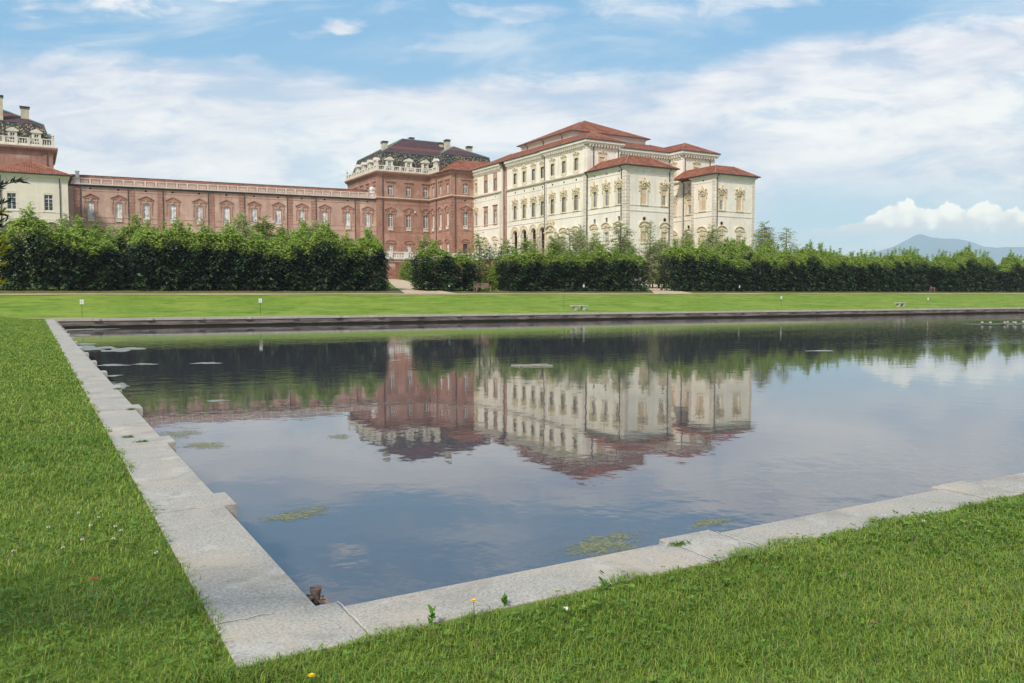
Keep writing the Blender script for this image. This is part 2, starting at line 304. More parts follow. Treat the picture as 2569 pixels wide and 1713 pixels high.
# ------------------------------------------------------------------ mesh helpers
class MB:
    def __init__(s): s.v = []; s.f = []
    def quad(s, a, b, c, d):
        n = len(s.v); s.v += [a, b, c, d]; s.f.append((n, n + 1, n + 2, n + 3))
    def tri(s, a, b, c):
        n = len(s.v); s.v += [a, b, c]; s.f.append((n, n + 1, n + 2))
    def poly(s, pts):
        n = len(s.v); s.v += list(pts); s.f.append(tuple(range(n, n + len(pts))))
    def box(s, x0, x1, y0, y1, z0, z1):
        if x0 > x1: x0, x1 = x1, x0
        if y0 > y1: y0, y1 = y1, y0
        n = len(s.v)
        s.v += [(x0, y0, z0), (x1, y0, z0), (x1, y1, z0), (x0, y1, z0), (x0, y0, z1), (x1, y0, z1), (x1, y1, z1), (x0, y1, z1)]
        s.f += [(n, n + 3, n + 2, n + 1), (n + 4, n + 5, n + 6, n + 7), (n, n + 1, n + 5, n + 4), (n + 1, n + 2, n + 6, n + 5), (n + 2, n + 3, n + 7, n + 6), (n + 3, n, n + 4, n + 7)]
    def lathe(s, cx, cy, prof, k=10):
        n = len(s.v)
        for r, z in prof:
            for i in range(k):
                a = 2 * math.pi * i / k; s.v.append((cx + r * math.cos(a), cy + r * math.sin(a), z))
        for j in range(len(prof) - 1):
            for i in range(k):
                a = n + j * k + i; b = n + j * k + (i + 1) % k; s.f.append((a, b, b + k, a + k))
        s.f.append(tuple(n + i for i in range(k))[::-1]); s.f.append(tuple(n + (len(prof) - 1) * k + i for i in range(k)))
    def tube(s, pts, rad, k=6):
        n0 = len(s.v); m = len(pts)
        if not hasattr(rad, '__len__'): rad = [rad] * m
        for i, p in enumerate(pts):
            p = Vector(p); a = Vector(pts[max(i - 1, 0)]); b = Vector(pts[min(i + 1, m - 1)]); dd = (b - a).normalized()
            x = dd.orthogonal().normalized(); y = dd.cross(x)
            if i and x.dot(px_) < 0 and False: x = -x
            px_ = x
            for j in range(k):
                an = 2 * math.pi * j / k; q = p + (x * math.cos(an) + y * math.sin(an)) * rad[i]; s.v.append(tuple(q))
        for i in range(m - 1):
            for j in range(k):
                a = n0 + i * k + j; b = n0 + i * k + (j + 1) % k; s.f.append((a, b, b + k, a + k))
        s.f.append(tuple(range(n0, n0 + k))[::-1]); s.f.append(tuple(range(n0 + (m - 1) * k, n0 + m * k)))
    def extrude(s, outline, y0, y1):
        """outline in x,z ; thickness from y0 (front) to y1"""
        n = len(outline); b = len(s.v)
        s.v += [(x, y0, z) for x, z in outline] + [(x, y1, z) for x, z in outline]
        s.f.append(tuple(range(b, b + n))); s.f.append(tuple(range(b + n, b + 2 * n))[::-1])
        for i in range(n):
            j = (i + 1) % n; s.f.append((b + i, b + n + i, b + n + j, b + j))
    def sweep(s, path, prof, closed=False):
        """profile [(offset outwards, z)] along a plan path; outside lies on the right"""
        P = [Vector(p) for p in path]; n = len(P); k = len(prof); b = len(s.v)
        for i in range(n):
            hs = []
            if i > 0 or closed: hs.append((P[i] - P[i - 1]).normalized())
            if i < n - 1 or closed: hs.append((P[(i + 1) % n] - P[i]).normalized())
            ns = [Vector((q.y, -q.x)) for q in hs]
            if len(ns) == 2:
                bis = (ns[0] + ns[1]); bis = bis / bis.dot(ns[0])
            else: bis = ns[0]
            for o_, z in prof:
                q = P[i] + bis * o_; s.v.append((q.x, q.y, z))
        for i in range(n if closed else n - 1):
            for j in range(k):
                a = b + i * k + j; a2 = b + i * k + (j + 1) % k; c = b + ((i + 1) % n) * k + j; c2 = b + ((i + 1) % n) * k + (j + 1) % k
                s.f.append((a, c, c2, a2))
        if not closed: s.f.append(tuple(range(b, b + k))); s.f.append(tuple(range(b + (n - 1) * k, b + n * k))[::-1])
    def data(s, name):
        me = bpy.data.meshes.new(name); me.from_pydata(s.v, [], s.f); me.update(); return me

def put(name, me, mat=None, parent=None, loc=None, rz=0.0, smooth=False):
    if isinstance(me, MB): me = me.data(name)
    if mat is not None and len(me.materials) == 0: me.materials.append(MATS[mat])
    o = bpy.data.objects.new(name, me); COL.objects.link(o)
    if smooth: me.shade_smooth()
    if loc is not None: o.location = loc
    o.rotation_euler = (0, 0, rz)
    if parent is not None: o.parent = parent
    return o
def tag(o, label=None, cat=None, group=None, kind=None):
    if label: o['label'] = label
    if cat: o['category'] = cat
    if group: o['group'] = group
    if kind: o['kind'] = kind
    return o
def empty(name, loc, label, cat, group=None, rz=0.0, scale=None):
    o = bpy.data.objects.new(name, None); COL.objects.link(o); o.location = loc; o.rotation_euler = (0, 0, rz); o.empty_display_size = .5
    if scale: o.scale = scale
    return tag(o, label, cat, group)
def copy_tree(o, parent=None):
    c = o.copy(); COL.objects.link(c)
    if parent is not None: c.parent = parent
    for ch in o.children: copy_tree(ch, c)
    return c

# ------------------------------------------------------------------ terrain
def farline(X): return 58.0 - 0.0771 * (X - 1.2)
def tz(X, Y):
    L0 = farline(X) + .55; z = 0.0
    if Y <= L0: z = 0.0
    elif Y < 75: z = 1.42 * ((Y - L0) / (75 - L0)) ** 1.08
    else:
        for (a, za), (b, zb) in (((75, 1.42), (77, 1.55)), ((77, 1.55), (80, 1.85)), ((80, 1.85), (178, 4.8)), ((178, 4.8), (420, 6)), ((420, 6), (9000, 6))):
            if a <= Y <= b: z = za + (zb - za) * (Y - a) / (b - a); break
    if X < .2 and Y > 18:
        k = min(1, (Y - 18) / 40); z = max(z, .10 * k * (.2 - X) if X > -6 else .10 * k * 6.2)
    return z
def grid(xs, ys, f, zoff=0):
    m = MB(); nx = len(xs)
    for y in ys:
        for x in xs: m.v.append((x, y, f(x, y) + zoff))
    for j in range(len(ys) - 1):
        for i in range(nx - 1):
            a = j * nx + i; m.f.append((a, a + 1, a + nx + 1, a + nx))
    return m
XF = [-3000, -600, -150, -60, -25, -12, -8, -6] + [-5 + i * .5 for i in range(12)] + [1.2] + [2 + 4 * i for i in range(52)] + [240, 300, 600, 1500, 5000, 12000]
XL = [x for x in XF if x < .7] + [.9]
# one sheet: left of the pond, near side and behind the far coping; the pond is the hole
g = MB()
def strip(xs, rows):
    nx = len(xs); b = len(g.v)
    for row in rows:
        for x in xs:
            y = row(x) if callable(row) else row
            g.v.append((x, y, tz(x, y) - .012))
    for j in range(len(rows) - 1):
        for i in range(nx - 1):
            a = b + j * nx + i; g.f.append((a, a + 1, a + nx + 1, a + nx))
strip(XF, [-400, -60, -10, 0, 3.80])
strip(XL, [3.80, 8, 18, 25, 32, 40, 48, lambda x: farline(x) + .5])
rows = [(lambda x, q=q: farline(x) + .5 + (75 - farline(x) - .5) * q) for q in [0, .03, .08, .15, .25, .4, .55, .7, .85, 1]]
strip(XF, rows + [76, 77, 78, 79, 80, 90, 105, 125, 150, 178, 230, 420, 900, 3000, 9000])
ground = put('lawn', g, 'lawn'); tag(ground, kind='structure')
# gravel paths as sheets 4 mm and more above the lawn
def ribbon(name, left, right, off=.02):
    m = MB(); n = len(left)
    for a, b in zip(left, right):
        for k in range(5):
            f = k / 4; x = a[0] + (b[0] - a[0]) * f; y = a[1] + (b[1] - a[1]) * f; m.v.append((x, y, tz(x, y) + off))
    for i in range(n - 1):
        for k in range(4):
            q = i * 5 + k; m.f.append((q, q + 1, q + 6, q + 5))
    o = put(name, m, 'sand'); tag(o, kind='structure'); return o
rnd = random.Random(3)
lx = [-60 + 2.0 * i for i in range(48)] + [37, 41, 45] ; 
xs = [-80 + 2.5 * i for i in range(120)]
ribbon('sand_path', [(x, 75.45 + .25 * math.sin(x * .31) + .12 * math.sin(x * 1.3) + (.45 if 84 < x < 110 else 0)) for x in xs], [(x, 76.75 + .15 * math.sin(x * .5)) for x in xs], .025)
def dens(pts, k=8):
    o_ = []
    for (a, b) in zip(pts, pts[1:]):
        for i in range(k): f = i / k; o_.append((a[0] + (b[0] - a[0]) * f, a[1] + (b[1] - a[1]) * f))
    return o_ + [pts[-1]]
ribbon('garden_path', dens([(32.3, 76.7), (33.2, 80), (36, 87.8), (47.6, 118.5), (62.8, 158), (70, 176)]), dens([(38.2, 76.7), (37.6, 80), (39.5, 86), (49.9, 114), (67.1, 160), (74, 176)]), .035)
ribbon('garden_path', dens([(64.2, 76.7), (65.8, 79), (72, 87), (98, 119.5)]), dens([(70.5, 76.7), (71, 79.5), (77.7, 89.5), (102.4, 122)]), .035)
# dry kerbside strip of sand beside the far coping
ribbon('sand_strip', [(x, farline(x) + .52) for x in [-.3 + 1.5 * i for i in range(30)]], [(x, farline(x) + .52 + .38 * max(0, 1 - i * .034) * (.75 + .35 * math.sin(i * 1.3))) for i, x in enumerate([-.3 + 1.5 * i for i in range(30)])], .012)

# water
wm = MB(); wm.quad((1.0, 3.8, -.58), (320, 3.8, -.58), (320, farline(320) + .4, -.58), (1.0, farline(1) + .4, -.58))
tag(put('pond_water', wm, 'pond_water'), kind='structure')
# pond walls under the coping
pw = MB()
pw.box(.75, 1.16, 3.5, 58.4, -1.6, -.125); pw.box(1.16, 320, 3.5, 3.98, -1.6, -.125)
a = Vector((1.16, farline(1.16) + .05)); b = Vector((320, farline(320) + .05))
pw.sweep([a, b], [(0, -1.6), (0, -.125), (-.5, -.125), (-.5, -1.6)])
tag(put('pond_wall', pw, 'pond_wall'), kind='structure')
# coping slabs (granite) and joint blocks
cp = MB(); rj = random.Random(5)
def slabbox(m, x0, x1, y0, y1, z1=0.0, th=.12, ch=.006):
    n = len(m.v)
    for (q, z) in ((0, z1 - th), (0, z1 - ch), (ch, z1)):
        m.v += [(x0 + q, y0 + q, z), (x1 - q, y0 + q, z), (x1 - q, y1 - q, z), (x0 + q, y1 - q, z)]
    for l_ in (0, 4):
        for i in range(4):
            j = (i + 1) % 4; m.f.append((n + l_ + i, n + l_ + j, n + l_ + 4 + j, n + l_ + 4 + i))
    m.f.append((n + 8, n + 9, n + 10, n + 11)); m.f.append((n + 3, n + 2, n + 1, n))
yb = [(3.45, 4.10)] ; y = 6.43
while y < 57: yb.append((y, y + .42)); y += 3.04
xb = [] ; x = 3.50
while x < 60: xb.append((x, x + .43)); x += 2.9
G_ = .006
slabbox(cp, .725, 1.33, 3.59, 4.10)           # corner block
prev = 4.10
for (a, b) in yb[1:]:
    slabbox(cp, .725, 1.22 + rj.uniform(-.006, .006), prev + G_, a - G_, rj.uniform(-.004, .003)); slabbox(cp, .725, 1.315, a, b, rj.uniform(-.003, .004)); prev = b
slabbox(cp, .725, 1.22, prev + G_, farline(1) + .1)
prev = 1.33
for (a, b) in xb:
    slabbox(cp, prev + G_, a - G_, 3.60, 4.02 + rj.uniform(-.006, .006), rj.uniform(-.004, .003)); slabbox(cp, a, b, 3.60, 4.105, rj.uniform(-.003, .004)); prev = b
slabbox(cp, prev + G_, 320, 3.60, 4.02)
# far coping follows the far line
X = .725
while X < 300:
    for (dx, pr) in ((2.62, 0.0), (.42, .09)):
        x2 = X + dx
        p = [(X + G_, farline(X) - pr), (x2 - G_, farline(x2) - pr), (x2 - G_, farline(x2) + .58), (X + G_, farline(X) + .58)]
        n = len(cp.v); z1 = rj.uniform(-.003, .003)
        cp.v += [(q[0], q[1], -.14) for q in p] + [(q[0], q[1], z1) for q in p]
        cp.f += [(n + 4, n + 5, n + 6, n + 7), (n, n + 1, n + 5, n + 4), (n + 1, n + 2, n + 6, n + 5), (n + 2, n + 3, n + 7, n + 6), (n + 3, n, n + 4, n + 7), (n + 3, n + 2, n + 1, n)]
        X = x2
# low corner stone below the corner block
n = len(cp.v)
cp.v += [(1.1, 4.0, -.5), (1.60, 4.0, -.5), (1.1, 4.62, -.5), (1.1, 4.0, -.16), (1.60, 4.0, -.16), (1.1, 4.62, -.16)]
cp.f += [(n + 3, n + 4, n + 5), (n + 1, n + 2, n + 5, n + 4), (n, n + 1, n + 4, n + 3), (n + 2, n, n + 3, n + 5)]
tag(put('pond_coping', cp, 'granite'), kind='structure')
# mortar smeared in the nearest joints
mo = MB()
def smear(pts, wd=.012, z=.0042):
    wd *= .5
    for (a, b) in zip(pts, pts[1:]):
        a = Vector(a); b = Vector(b); d_ = (b - a).normalized(); nn = Vector((-d_.y, d_.x)) * wd
        mo.quad((a.x - nn.x, a.y - nn.y, z), (b.x - nn.x, b.y - nn.y, z), (b.x + nn.x, b.y + nn.y, z), (a.x + nn.x, a.y + nn.y, z))
def wob(a, b, seed):
    r = random.Random(seed); k = 9; return [(a[0] + (b[0] - a[0]) * i / k + r.uniform(-.006, .006), a[1] + (b[1] - a[1]) * i / k + r.uniform(-.006, .006)) for i in range(k + 1)]
smear(wob((1.335, 4.09), (1.335, 3.66), 1), .006); smear(wob((.70, 4.105), (1.0, 4.105), 2), .004)
for (a, b) in xb[:4]:
    smear(wob((a, 4.02), (a, 3.5), a), .006); smear(wob((b, 4.03), (b, 3.5), b + 9), .008)
for (a, b) in yb[1:6]:
    smear(wob((.7, b), (1.22, b), a), .005); smear(wob((.7, a), (1.22, a), b), .003)
tag(put('mortar_joints', mo, 'mortar'), kind='structure')

# ------------------------------------------------------------------ windows: one prototype per style, copied with its parts
def frame_mesh(hw, zb, zt, cols, rows, fw=.07, yy=.20, heavy=None, arch=False):
    m = MB()
    m.box(-hw, -hw + fw, yy, yy + .08, zb, zt); m.box(hw - fw, hw, yy, yy + .08, zb, zt)
    m.box(-hw + fw, hw - fw, yy, yy + .08, zb, zb + fw); m.box(-hw + fw, hw - fw, yy, yy + .08, zt - fw, zt)
    m.box(-.06, .06, yy - .015, yy + .075, zb + fw, zt - fw)
    if heavy: m.box(-hw + fw, hw - fw, yy - .02, yy + .07, heavy - .06, heavy + .06)
    for i in range(1, cols):
        x = -hw + 2 * hw * i / cols
        if abs(x) > .05: m.box(x - .017, x + .017, yy + .01, yy + .05, zb + fw, zt - fw)
    for i in range(1, rows):
        z = zb + (zt - zb) * i / rows; m.box(-hw + fw, hw - fw, yy + .012, yy + .052, z - .017, z + .017)
    return m
def tri_ped(half, z0, h_, d=.28):
    m = MB(); t_ = .16
    m.box(-half, half, -d * .55, 0, z0, z0 + .14)
    m.extrude([(-half - .08, z0 + .14), (half + .08, z0 + .14), (half + .08, z0 + .24), (0, z0 + h_), (-half - .08, z0 + .24)], -.10, 0)
    for sx in (-1, 1):
        n = len(m.v); a = (sx * (half + .12), z0 + .16); b = (0, z0 + h_ - .02); c = (0, z0 + h_ + t_); e = (sx * (half + .12), z0 + .16 + t_)
        o_ = [a, b, c, e] if sx < 0 else [b, a, e, c]
        m.extrude(o_, -d, 0)
    return m
def arc_ped(half, z0, h_, d=.28, t_=.16, k=10):
    m = MB(); m.box(-half, half, -d * .7, 0, z0, z0 + .13)
    th = [math.pi * i / k for i in range(k + 1)]
    m.extrude([(-half * .95 * math.cos(a), z0 + .13 + (h_ - t_) * math.sin(a)) for a in th], -.09, 0)
    for a, b in zip(th, th[1:]):
        pa = (-half * math.cos(a), z0 + .12 + (h_ - t_) * math.sin(a)); pb = (-half * math.cos(b), z0 + .12 + (h_ - t_) * math.sin(b))
        m.extrude([pa, pb, (pb[0] * 1.06, pb[1] + t_), (pa[0] * 1.06, pa[1] + t_)], -d, 0)
    return m
def ball(m, x, y, z, r, sz=1.0, k=7):
    m.lathe(x, y, [(r * math.sin(math.pi * (i + .5) / 6), z - sz * r * math.cos(math.pi * (i + .5) / 6)) for i in range(6)], k)
def ring_frame(half, zb, zt, w_, d=.07, sill=True):
    m = MB()
    m.box(-half, -half + w_, -d, 0, zb, zt); m.box(half - w_, half, -d, 0, zb, zt); m.box(-half + w_, half - w_, -d, 0, zt - w_, zt)
    if sill: m.box(-half - .06, half + .06, -d - .08, 0, zb - .14, zb - .002)
    return m

def b_brick_mid(pane, sur='brick_trim', ped='brick_trim'):
    m = MB()
    m.box(-.84, -.62, -.05, 0, 17.0, 21.3); m.box(.62, .84, -.05, 0, 17.0, 21.3); m.box(-.62, .62, -.05, 0, 21.10, 21.3)
    for s_ in (-1, 1):
        m.box(s_ * 1.32, s_ * 1.10, -.08, 0, 18.6, 21.75); m.box(s_ * 1.34, s_ * 1.08, -.16, -.08, 21.1, 21.75)
        m.box(s_ * 1.10, s_ * .86, -.05, 0, 17.75, 17.95)
    r = put('window', m, sur)
    put('pediment', tri_ped(1.42, 21.80, .92), ped, r)
    k = MB(); k.box(-.16, .16, -.16, 0, 21.25, 21.78); k.box(-.24, .24, -.2, -.02, 21.62, 21.80)
    for s_ in (-1, 1): k.box(s_ * 1.12, s_ * 1.30, -.2, -.16, 21.05, 21.45)
    put('keystone', k, 'brick_pale', r)
    put('frame', frame_mesh(.62, 17.9, 21.1, 4, 7, heavy=20.2), 'white_frame', r)
    p = MB(); p.box(-.61, .61, .27, .30, 17.9, 21.1); put('pane', p, pane, r)
    b = MB(); b.box(-.70, .70, -.22, .2, 17.72, 17.86); b.box(-.70, .70, -.22, 0, 17.02, 17.16)
    for i in range(7): b.lathe(-.56 + i * .187, -.12, [(.05, 17.16), (.085, 17.3), (.04, 17.5), (.06, 17.72)], 6)
    b.box(-.64, .64, -.04, 0, 17.16, 17.72)
    put('balustrade', b, 'balustrade_stone', r); return r
def b_brick_up():
    m = MB()
    m.box(-.80, -.62, -.05, 0, 25.55, 28.2); m.box(.62, .80, -.05, 0, 25.55, 28.2); m.box(-.62, .62, -.05, 0, 28.0, 28.2)
    m.box(-1.05, 1.05, -.05, 0, 28.2, 28.85)
    r = put('window', m, 'brick_trim')
    h_ = MB(); h_.box(-1.25, 1.25, -.28, 0, 28.85, 29.02); h_.box(-1.15, 1.15, -.18, 0, 28.75, 28.848); put('hood', h_, 'brick_trim', r)
    k = MB(); k.box(-.15, .15, -.14, -.05, 28.05, 28.75); put('keystone', k, 'brick', r)
    put('frame', frame_mesh(.62, 25.7, 28.0, 4, 5, heavy=27.25), 'white_frame', r)
    p = MB(); p.box(-.61, .61, .27, .30, 25.7, 28.0); put('pane', p, 'glass_dark', r)
    b = MB(); b.box(-.70, .70, -.18, .2, 25.52, 25.68)
    for i in range(7): b.lathe(-.56 + i * .187, -.10, [(.05, 25.03), (.08, 25.15), (.04, 25.3), (.06, 25.52)], 6)
    put('balustrade', b, 'brick_pale', r); return r
def b_brick_ground():
    m = MB(); m.box(-.84, -.62, -.05, 0, 11.0, 13.8); m.box(.62, .84, -.05, 0, 11.0, 13.8); m.box(-.62, .62, -.05, 0, 13.6, 13.8)
    for s_ in (-1, 1): m.box(s_ * 1.15, s_ * .95, -.10, 0, 12.9, 13.85)
    r = put('window', m, 'brick_trim')
    put('pediment', arc_ped(1.30, 13.85, .80), 'brick_trim', r)
    put('frame', frame_mesh(.62, 11.0, 13.6, 4, 5, heavy=12.6), 'white_frame', r)
    p = MB(); p.box(-.61, .61, .27, .30, 11.0, 13.6); put('pane', p, 'glass_curtained', r); return r
CARVE = [(-1.0, 21.15), (-1.15, 20.6), (-1.28, 20.35), (-1.12, 21.2), (-1.32, 21.55), (-1.05, 21.75), (-1.22, 22.1), (-.85, 22.25), (-.62, 21.95), (-.38, 22.35), (-.16, 22.30), (-.10, 22.65), (0, 22.9)]
def carve():
    m = MB(); L_ = CARVE; o_ = L_ + [(-x, z) for x, z in L_[::-1][1:]]
    # split in convex-ish slabs so that the outline triangulates cleanly
    m.extrude([(-1.0, 21.15), (1.0, 21.15), (1.12, 21.75), (.6, 22.0), (0, 22.25), (-.6, 22.0), (-1.12, 21.75)], -.14, 0)
    m.extrude([(-.34, 22.0), (.34, 22.0), (.26, 22.42), (.08, 22.55), (0, 22.95), (-.08, 22.55), (-.26, 22.42)], -.18, 0)
    for s_ in (-1, 1):
        m.extrude([(s_ * .62, 21.9), (s_ * 1.05, 21.7), (s_ * 1.22, 22.1), (s_ * .9, 22.34), (s_ * .68, 22.15)][::s_], -.20, 0)
        m.extrude([(s_ * 1.0, 21.3), (s_ * 1.30, 21.55), (s_ * 1.36, 21.2), (s_ * 1.18, 20.75), (s_ * 1.24, 20.3), (s_ * 1.08, 20.35), (s_ * 1.02, 20.8)][::s_], -.14, 0)
        ball(m, s_ * 1.0, -.18, 22.08, .20); ball(m, s_ * .45, -.2, 21.72, .19); ball(m, s_ * .85, -.18, 21.45, .15); ball(m, s_ * .24, -.22, 22.2, .15); ball(m, s_ * 1.17, -.14, 20.45, .12)
    ball(m, 0, -.24, 21.95, .26, 1.2); ball(m, 0, -.2, 21.4, .17); ball(m, 0, -.16, 22.7, .11)
    return m
def b_white_mid(fill='glass'):
    r = put('window', ring_frame(.98, 17.85, 21.15, .22, .09), 'ochre_stucco')
    i_ = MB(); i_.box(-.76, -.62, -.03, .0, 17.85, 20.93); i_.box(.62, .76, -.03, 0, 17.85, 20.93); put('architrave', i_, 'ochre_stucco', r)
    put('carving', carve(), 'ochre_carving', r)
    if fill == 'glass':
        put('frame', frame_mesh(.62, 17.95, 20.85, 4, 7, .05, heavy=20.0), 'grey_frame', r); p = MB(); p.box(-.61, .61, .27, .3, 17.95, 20.85); put('pane', p, 'glass_grey', r)
    elif fill == 'blind':
        p = MB(); p.box(-.61, .61, .12, .3, 17.95, 20.85); p.box(-.61, .61, .09, .12, 19.85, 19.95); p.box(-.04, .04, .1, .12, 17.95, 20.85); put('blind_panel', p, 'blind_fill', r)
    else:
        p = MB(); p.box(-.61, .61, .12, .3, 19.75, 20.85); put('blind_panel', p, 'blind_fill', r)
        q = MB(); q.box(-.61, -.30, .13, .3, 17.95, 19.75); q.box(.42, .61, .13, .3, 17.95, 19.75); put('jamb', q, 'ochre_stucco', r)
        f = MB(); f.box(-.30, -.24, .2, .27, 17.95, 19.74); f.box(.36, .42, .2, .27, 17.95, 19.74); f.box(.02, .10, .2, .27, 17.95, 19.74); put('frame', f, 'white_frame', r)
        g_ = MB(); g_.box(-.29, .41, .275, .3, 17.95, 19.74); put('pane', g_, 'glass_dark', r)
    return r
def b_white_mid_raw():
    m = MB(); m.box(-1.05, -.62, .02, .10, 17.3, 21.9); m.box(.62, 1.05, .02, .10, 17.3, 21.9); m.box(-.62, .62, .02, .10, 20.85, 21.9); m.box(-.62, .62, .02, .10, 17.3, 17.95)
    r = put('window', m, 'raw_brick'); h_ = MB(); h_.box(-1.2, 1.2, -.14, 0, 21.92, 22.08); put('hood', h_, 'brick_dark', r)
    put('frame', frame_mesh(.62, 17.95, 20.85, 4, 7, .05, heavy=20.0), 'grey_frame', r); p = MB(); p.box(-.61, .61, .27, .3, 17.95, 20.85); put('pane', p, 'glass_curtained', r); return r
def b_white_up(fill='glass'):
    m = ring_frame(1.02, 25.30, 28.75, .16, .08, False); m.box(-.86, .86, -.05, 0, 25.30, 25.62); m.box(-.86, -.62, -.05, 0, 25.62, 28.59); m.box(.62, .86, -.05, 0, 25.62, 28.59); m.box(-.62, .62, -.05, 0, 28.1, 28.59)
    r = put('window', m, 'ochre_stucco')
    k = MB(); k.extrude([(-1.1, 28.80), (1.1, 28.80), (1.02, 29.0), (.55, 29.22), (.25, 29.50), (0, 29.62), (-.25, 29.50), (-.55, 29.22), (-1.02, 29.0)], -.16, 0)
    for s_ in (-1, 1): ball(k, s_ * .62, -.16, 29.08, .15); ball(k, s_ * .95, -.14, 28.98, .13)
    ball(k, 0, -.18, 29.3, .2); k.extrude([(-.5, 25.02), (.5, 25.02), (.7, 25.28), (-.7, 25.28)], -.10, -.0); put('carving', k, 'ochre_carving', r)
    if fill == 'glass':
        put('frame', frame_mesh(.56, 25.75, 28.1, 4, 6, .05, heavy=27.3), 'grey_frame', r); p = MB(); p.box(-.61, .61, .27, .3, 25.75, 28.1); put('pane', p, 'glass_grey', r)
    else:
        p = MB(); p.box(-.61, .61, .1, .3, 25.75, 28.1); put('blind_panel', p, 'blind_fill', r)
    return r
def b_white_up_raw():
    m = MB(); m.box(-1.0, -.62, .02, .10, 25.2, 28.9); m.box(.62, 1.0, .02, .10, 25.2, 28.9); m.box(-.62, .62, .02, .10, 28.1, 28.9); m.box(-.62, .62, .02, .10, 25.2, 25.75)
    m.box(-1.0, 1.0, .02, .1, 28.92, 29.5)
    r = put('window', m, 'raw_brick'); put('frame', frame_mesh(.62, 25.75, 28.1, 4, 6, .05, heavy=27.3), 'grey_frame', r); p = MB(); p.box(-.61, .61, .27, .3, 25.75, 28.1); put('pane', p, 'glass_grey', r); return r
def b_white_ground(fill='glass'):
    m = ring_frame(.95, 10.85, 13.25, .2, .08); m.box(-.75, -.65, -.03, 0, 10.85, 13.05); m.box(.65, .75, -.03, 0, 10.85, 13.05)
    m.box(-.92, .92, -.06, 0, 13.27, 13.82)
    r = put('window', m, 'ochre_stucco')
    q = arc_ped(1.30, 13.85, .92); ball(q, 0, -.14, 14.25, .2); ball(q, .4, -.12, 14.15, .15); ball(q, -.4, -.12, 14.15, .15); ball(q, 0, -.1, 13.55, .16); put('pediment', q, 'ochre_stucco', r)
    if fill == 'glass':
        put('frame', frame_mesh(.65, 11.0, 12.95, 4, 4, .06, heavy=12.2), 'white_frame', r); p = MB(); p.box(-.64, .64, .27, .3, 11.0, 12.95); put('pane', p, 'glass_grey', r)
    elif fill == 'blind':
        p = MB(); p.box(-.64, .64, .12, .3, 11.0, 12.95); put('blind_panel', p, 'blind_fill', r)
    else:
        p = MB(); p.box(-.64, .64, .12, .3, 11.95, 12.95); put('blind_panel', p, 'blind_fill', r); f = frame_mesh(.5, 11.0, 11.95, 2, 1, .06); put('frame', f, 'white_frame', r); g_ = MB(); g_.box(-.64, .64, .27, .3, 11.0, 11.94); put('pane', g_, 'glass_grey', r)
    return r
def b_vent(z0, z1, hw):
    m = MB(); m.box(-hw, hw, .2, .3, z0, z1); return put('vent', m, 'dark_opening')
def b_oculus():
    m = MB(); k = 16; r_, R_ = .34, .52
    for i in range(k):
        a = 2 * math.pi * i / k; b = 2 * math.pi * (i + 1) / k
        m.extrude([(r_ * math.cos(a), 15.28 + r_ * math.sin(a)), (r_ * math.cos(b), 15.28 + r_ * math.sin(b)), (R_ * math.cos(b), 15.28 + R_ * math.sin(b)), (R_ * math.cos(a), 15.28 + R_ * math.sin(a))][::-1], -.05, 0)
    o_ = put('oculus', m, 'ochre_stucco'); p = MB(); p.extrude([(.34 * math.cos(2 * math.pi * i / k), 15.28 + .34 * math.sin(2 * math.pi * i / k)) for i in range(k)][::-1], -.012, .0); put('pane', p, 'dark_opening', o_); return o_
def b_sqwin():
    m = MB(); m.box(-.36, .36, .22, .3, 14.85, 15.72); return put('small_window', m, 'glass_dark')
def b_cream_win():
    r = put('window', ring_frame(1.0, 17.3, 21.0, .25, .03), 'cream_plaster'); put('frame', frame_mesh(.72, 17.5, 20.5, 2, 4, .08, heavy=19.7), 'white_frame', r)
    p = MB(); p.box(-.71, .71, .27, .3, 17.5, 20.5); put('pane', p, 'glass_dark', r); return r
def b_door():
    m = MB(); m.box(-.86, -.62, -.06, 0, 9.4, 13.75); m.box(.62, .86, -.06, 0, 9.4, 13.75); m.box(-.62, .62, -.06, 0, 13.5, 13.75)
    r = put('door_surround', m, 'brick_trim'); put('pediment', arc_ped(1.15, 13.85, .8), 'brick_trim', r); p = MB(); p.box(-.61, .61, .2, .3, 9.4, 13.5); put('door', p, 'door_paint', r); return r
STY = {  # style: (builder, opening half width, zb, zt)
    'bm': (lambda: b_brick_mid('glass_dark'), .62, 17.9, 21.1), 'bml': (lambda: b_brick_mid('glass_curtained'), .62, 17.9, 21.1), 'bu': (b_brick_up, .62, 25.7, 28.0), 'bg': (b_brick_ground, .62, 11.0, 13.6),
    'wm': (lambda: b_white_mid('glass'), .62, 17.95, 20.85), 'wmb': (lambda: b_white_mid('blind'), .62, 17.95, 20.85), 'wmh': (lambda: b_white_mid('half'), .62, 17.95, 20.85),
    'wmr': (b_white_mid_raw, 1.05, 17.3, 21.9), 'wu': (b_white_up, .62, 25.75, 28.1), 'wub': (lambda: b_white_up('blind'), .62, 25.75, 28.1), 'wur': (b_white_up_raw, 1.0, 25.2, 29.5),
    'wg': (b_white_ground, .65, 11.0, 12.95), 'wgb': (lambda: b_white_ground('blind'), .65, 11.0, 12.95), 'wgh': (lambda: b_white_ground('half'), .65, 11.0, 12.95),
    'v1': (lambda: b_vent(23.7, 24.05, .22), .22, 23.7, 24.05), 'v2': (lambda: b_vent(29.75, 30.0, .13), .13, 29.75, 30.0), 'oc': (b_oculus, 0, 0, 0), 'sq': (b_sqwin, .36, 14.85, 15.72),
    'cw': (b_cream_win, .72, 17.5, 20.5), 'door': (b_door, .62, 9.4, 13.5)}
PROTO = {}
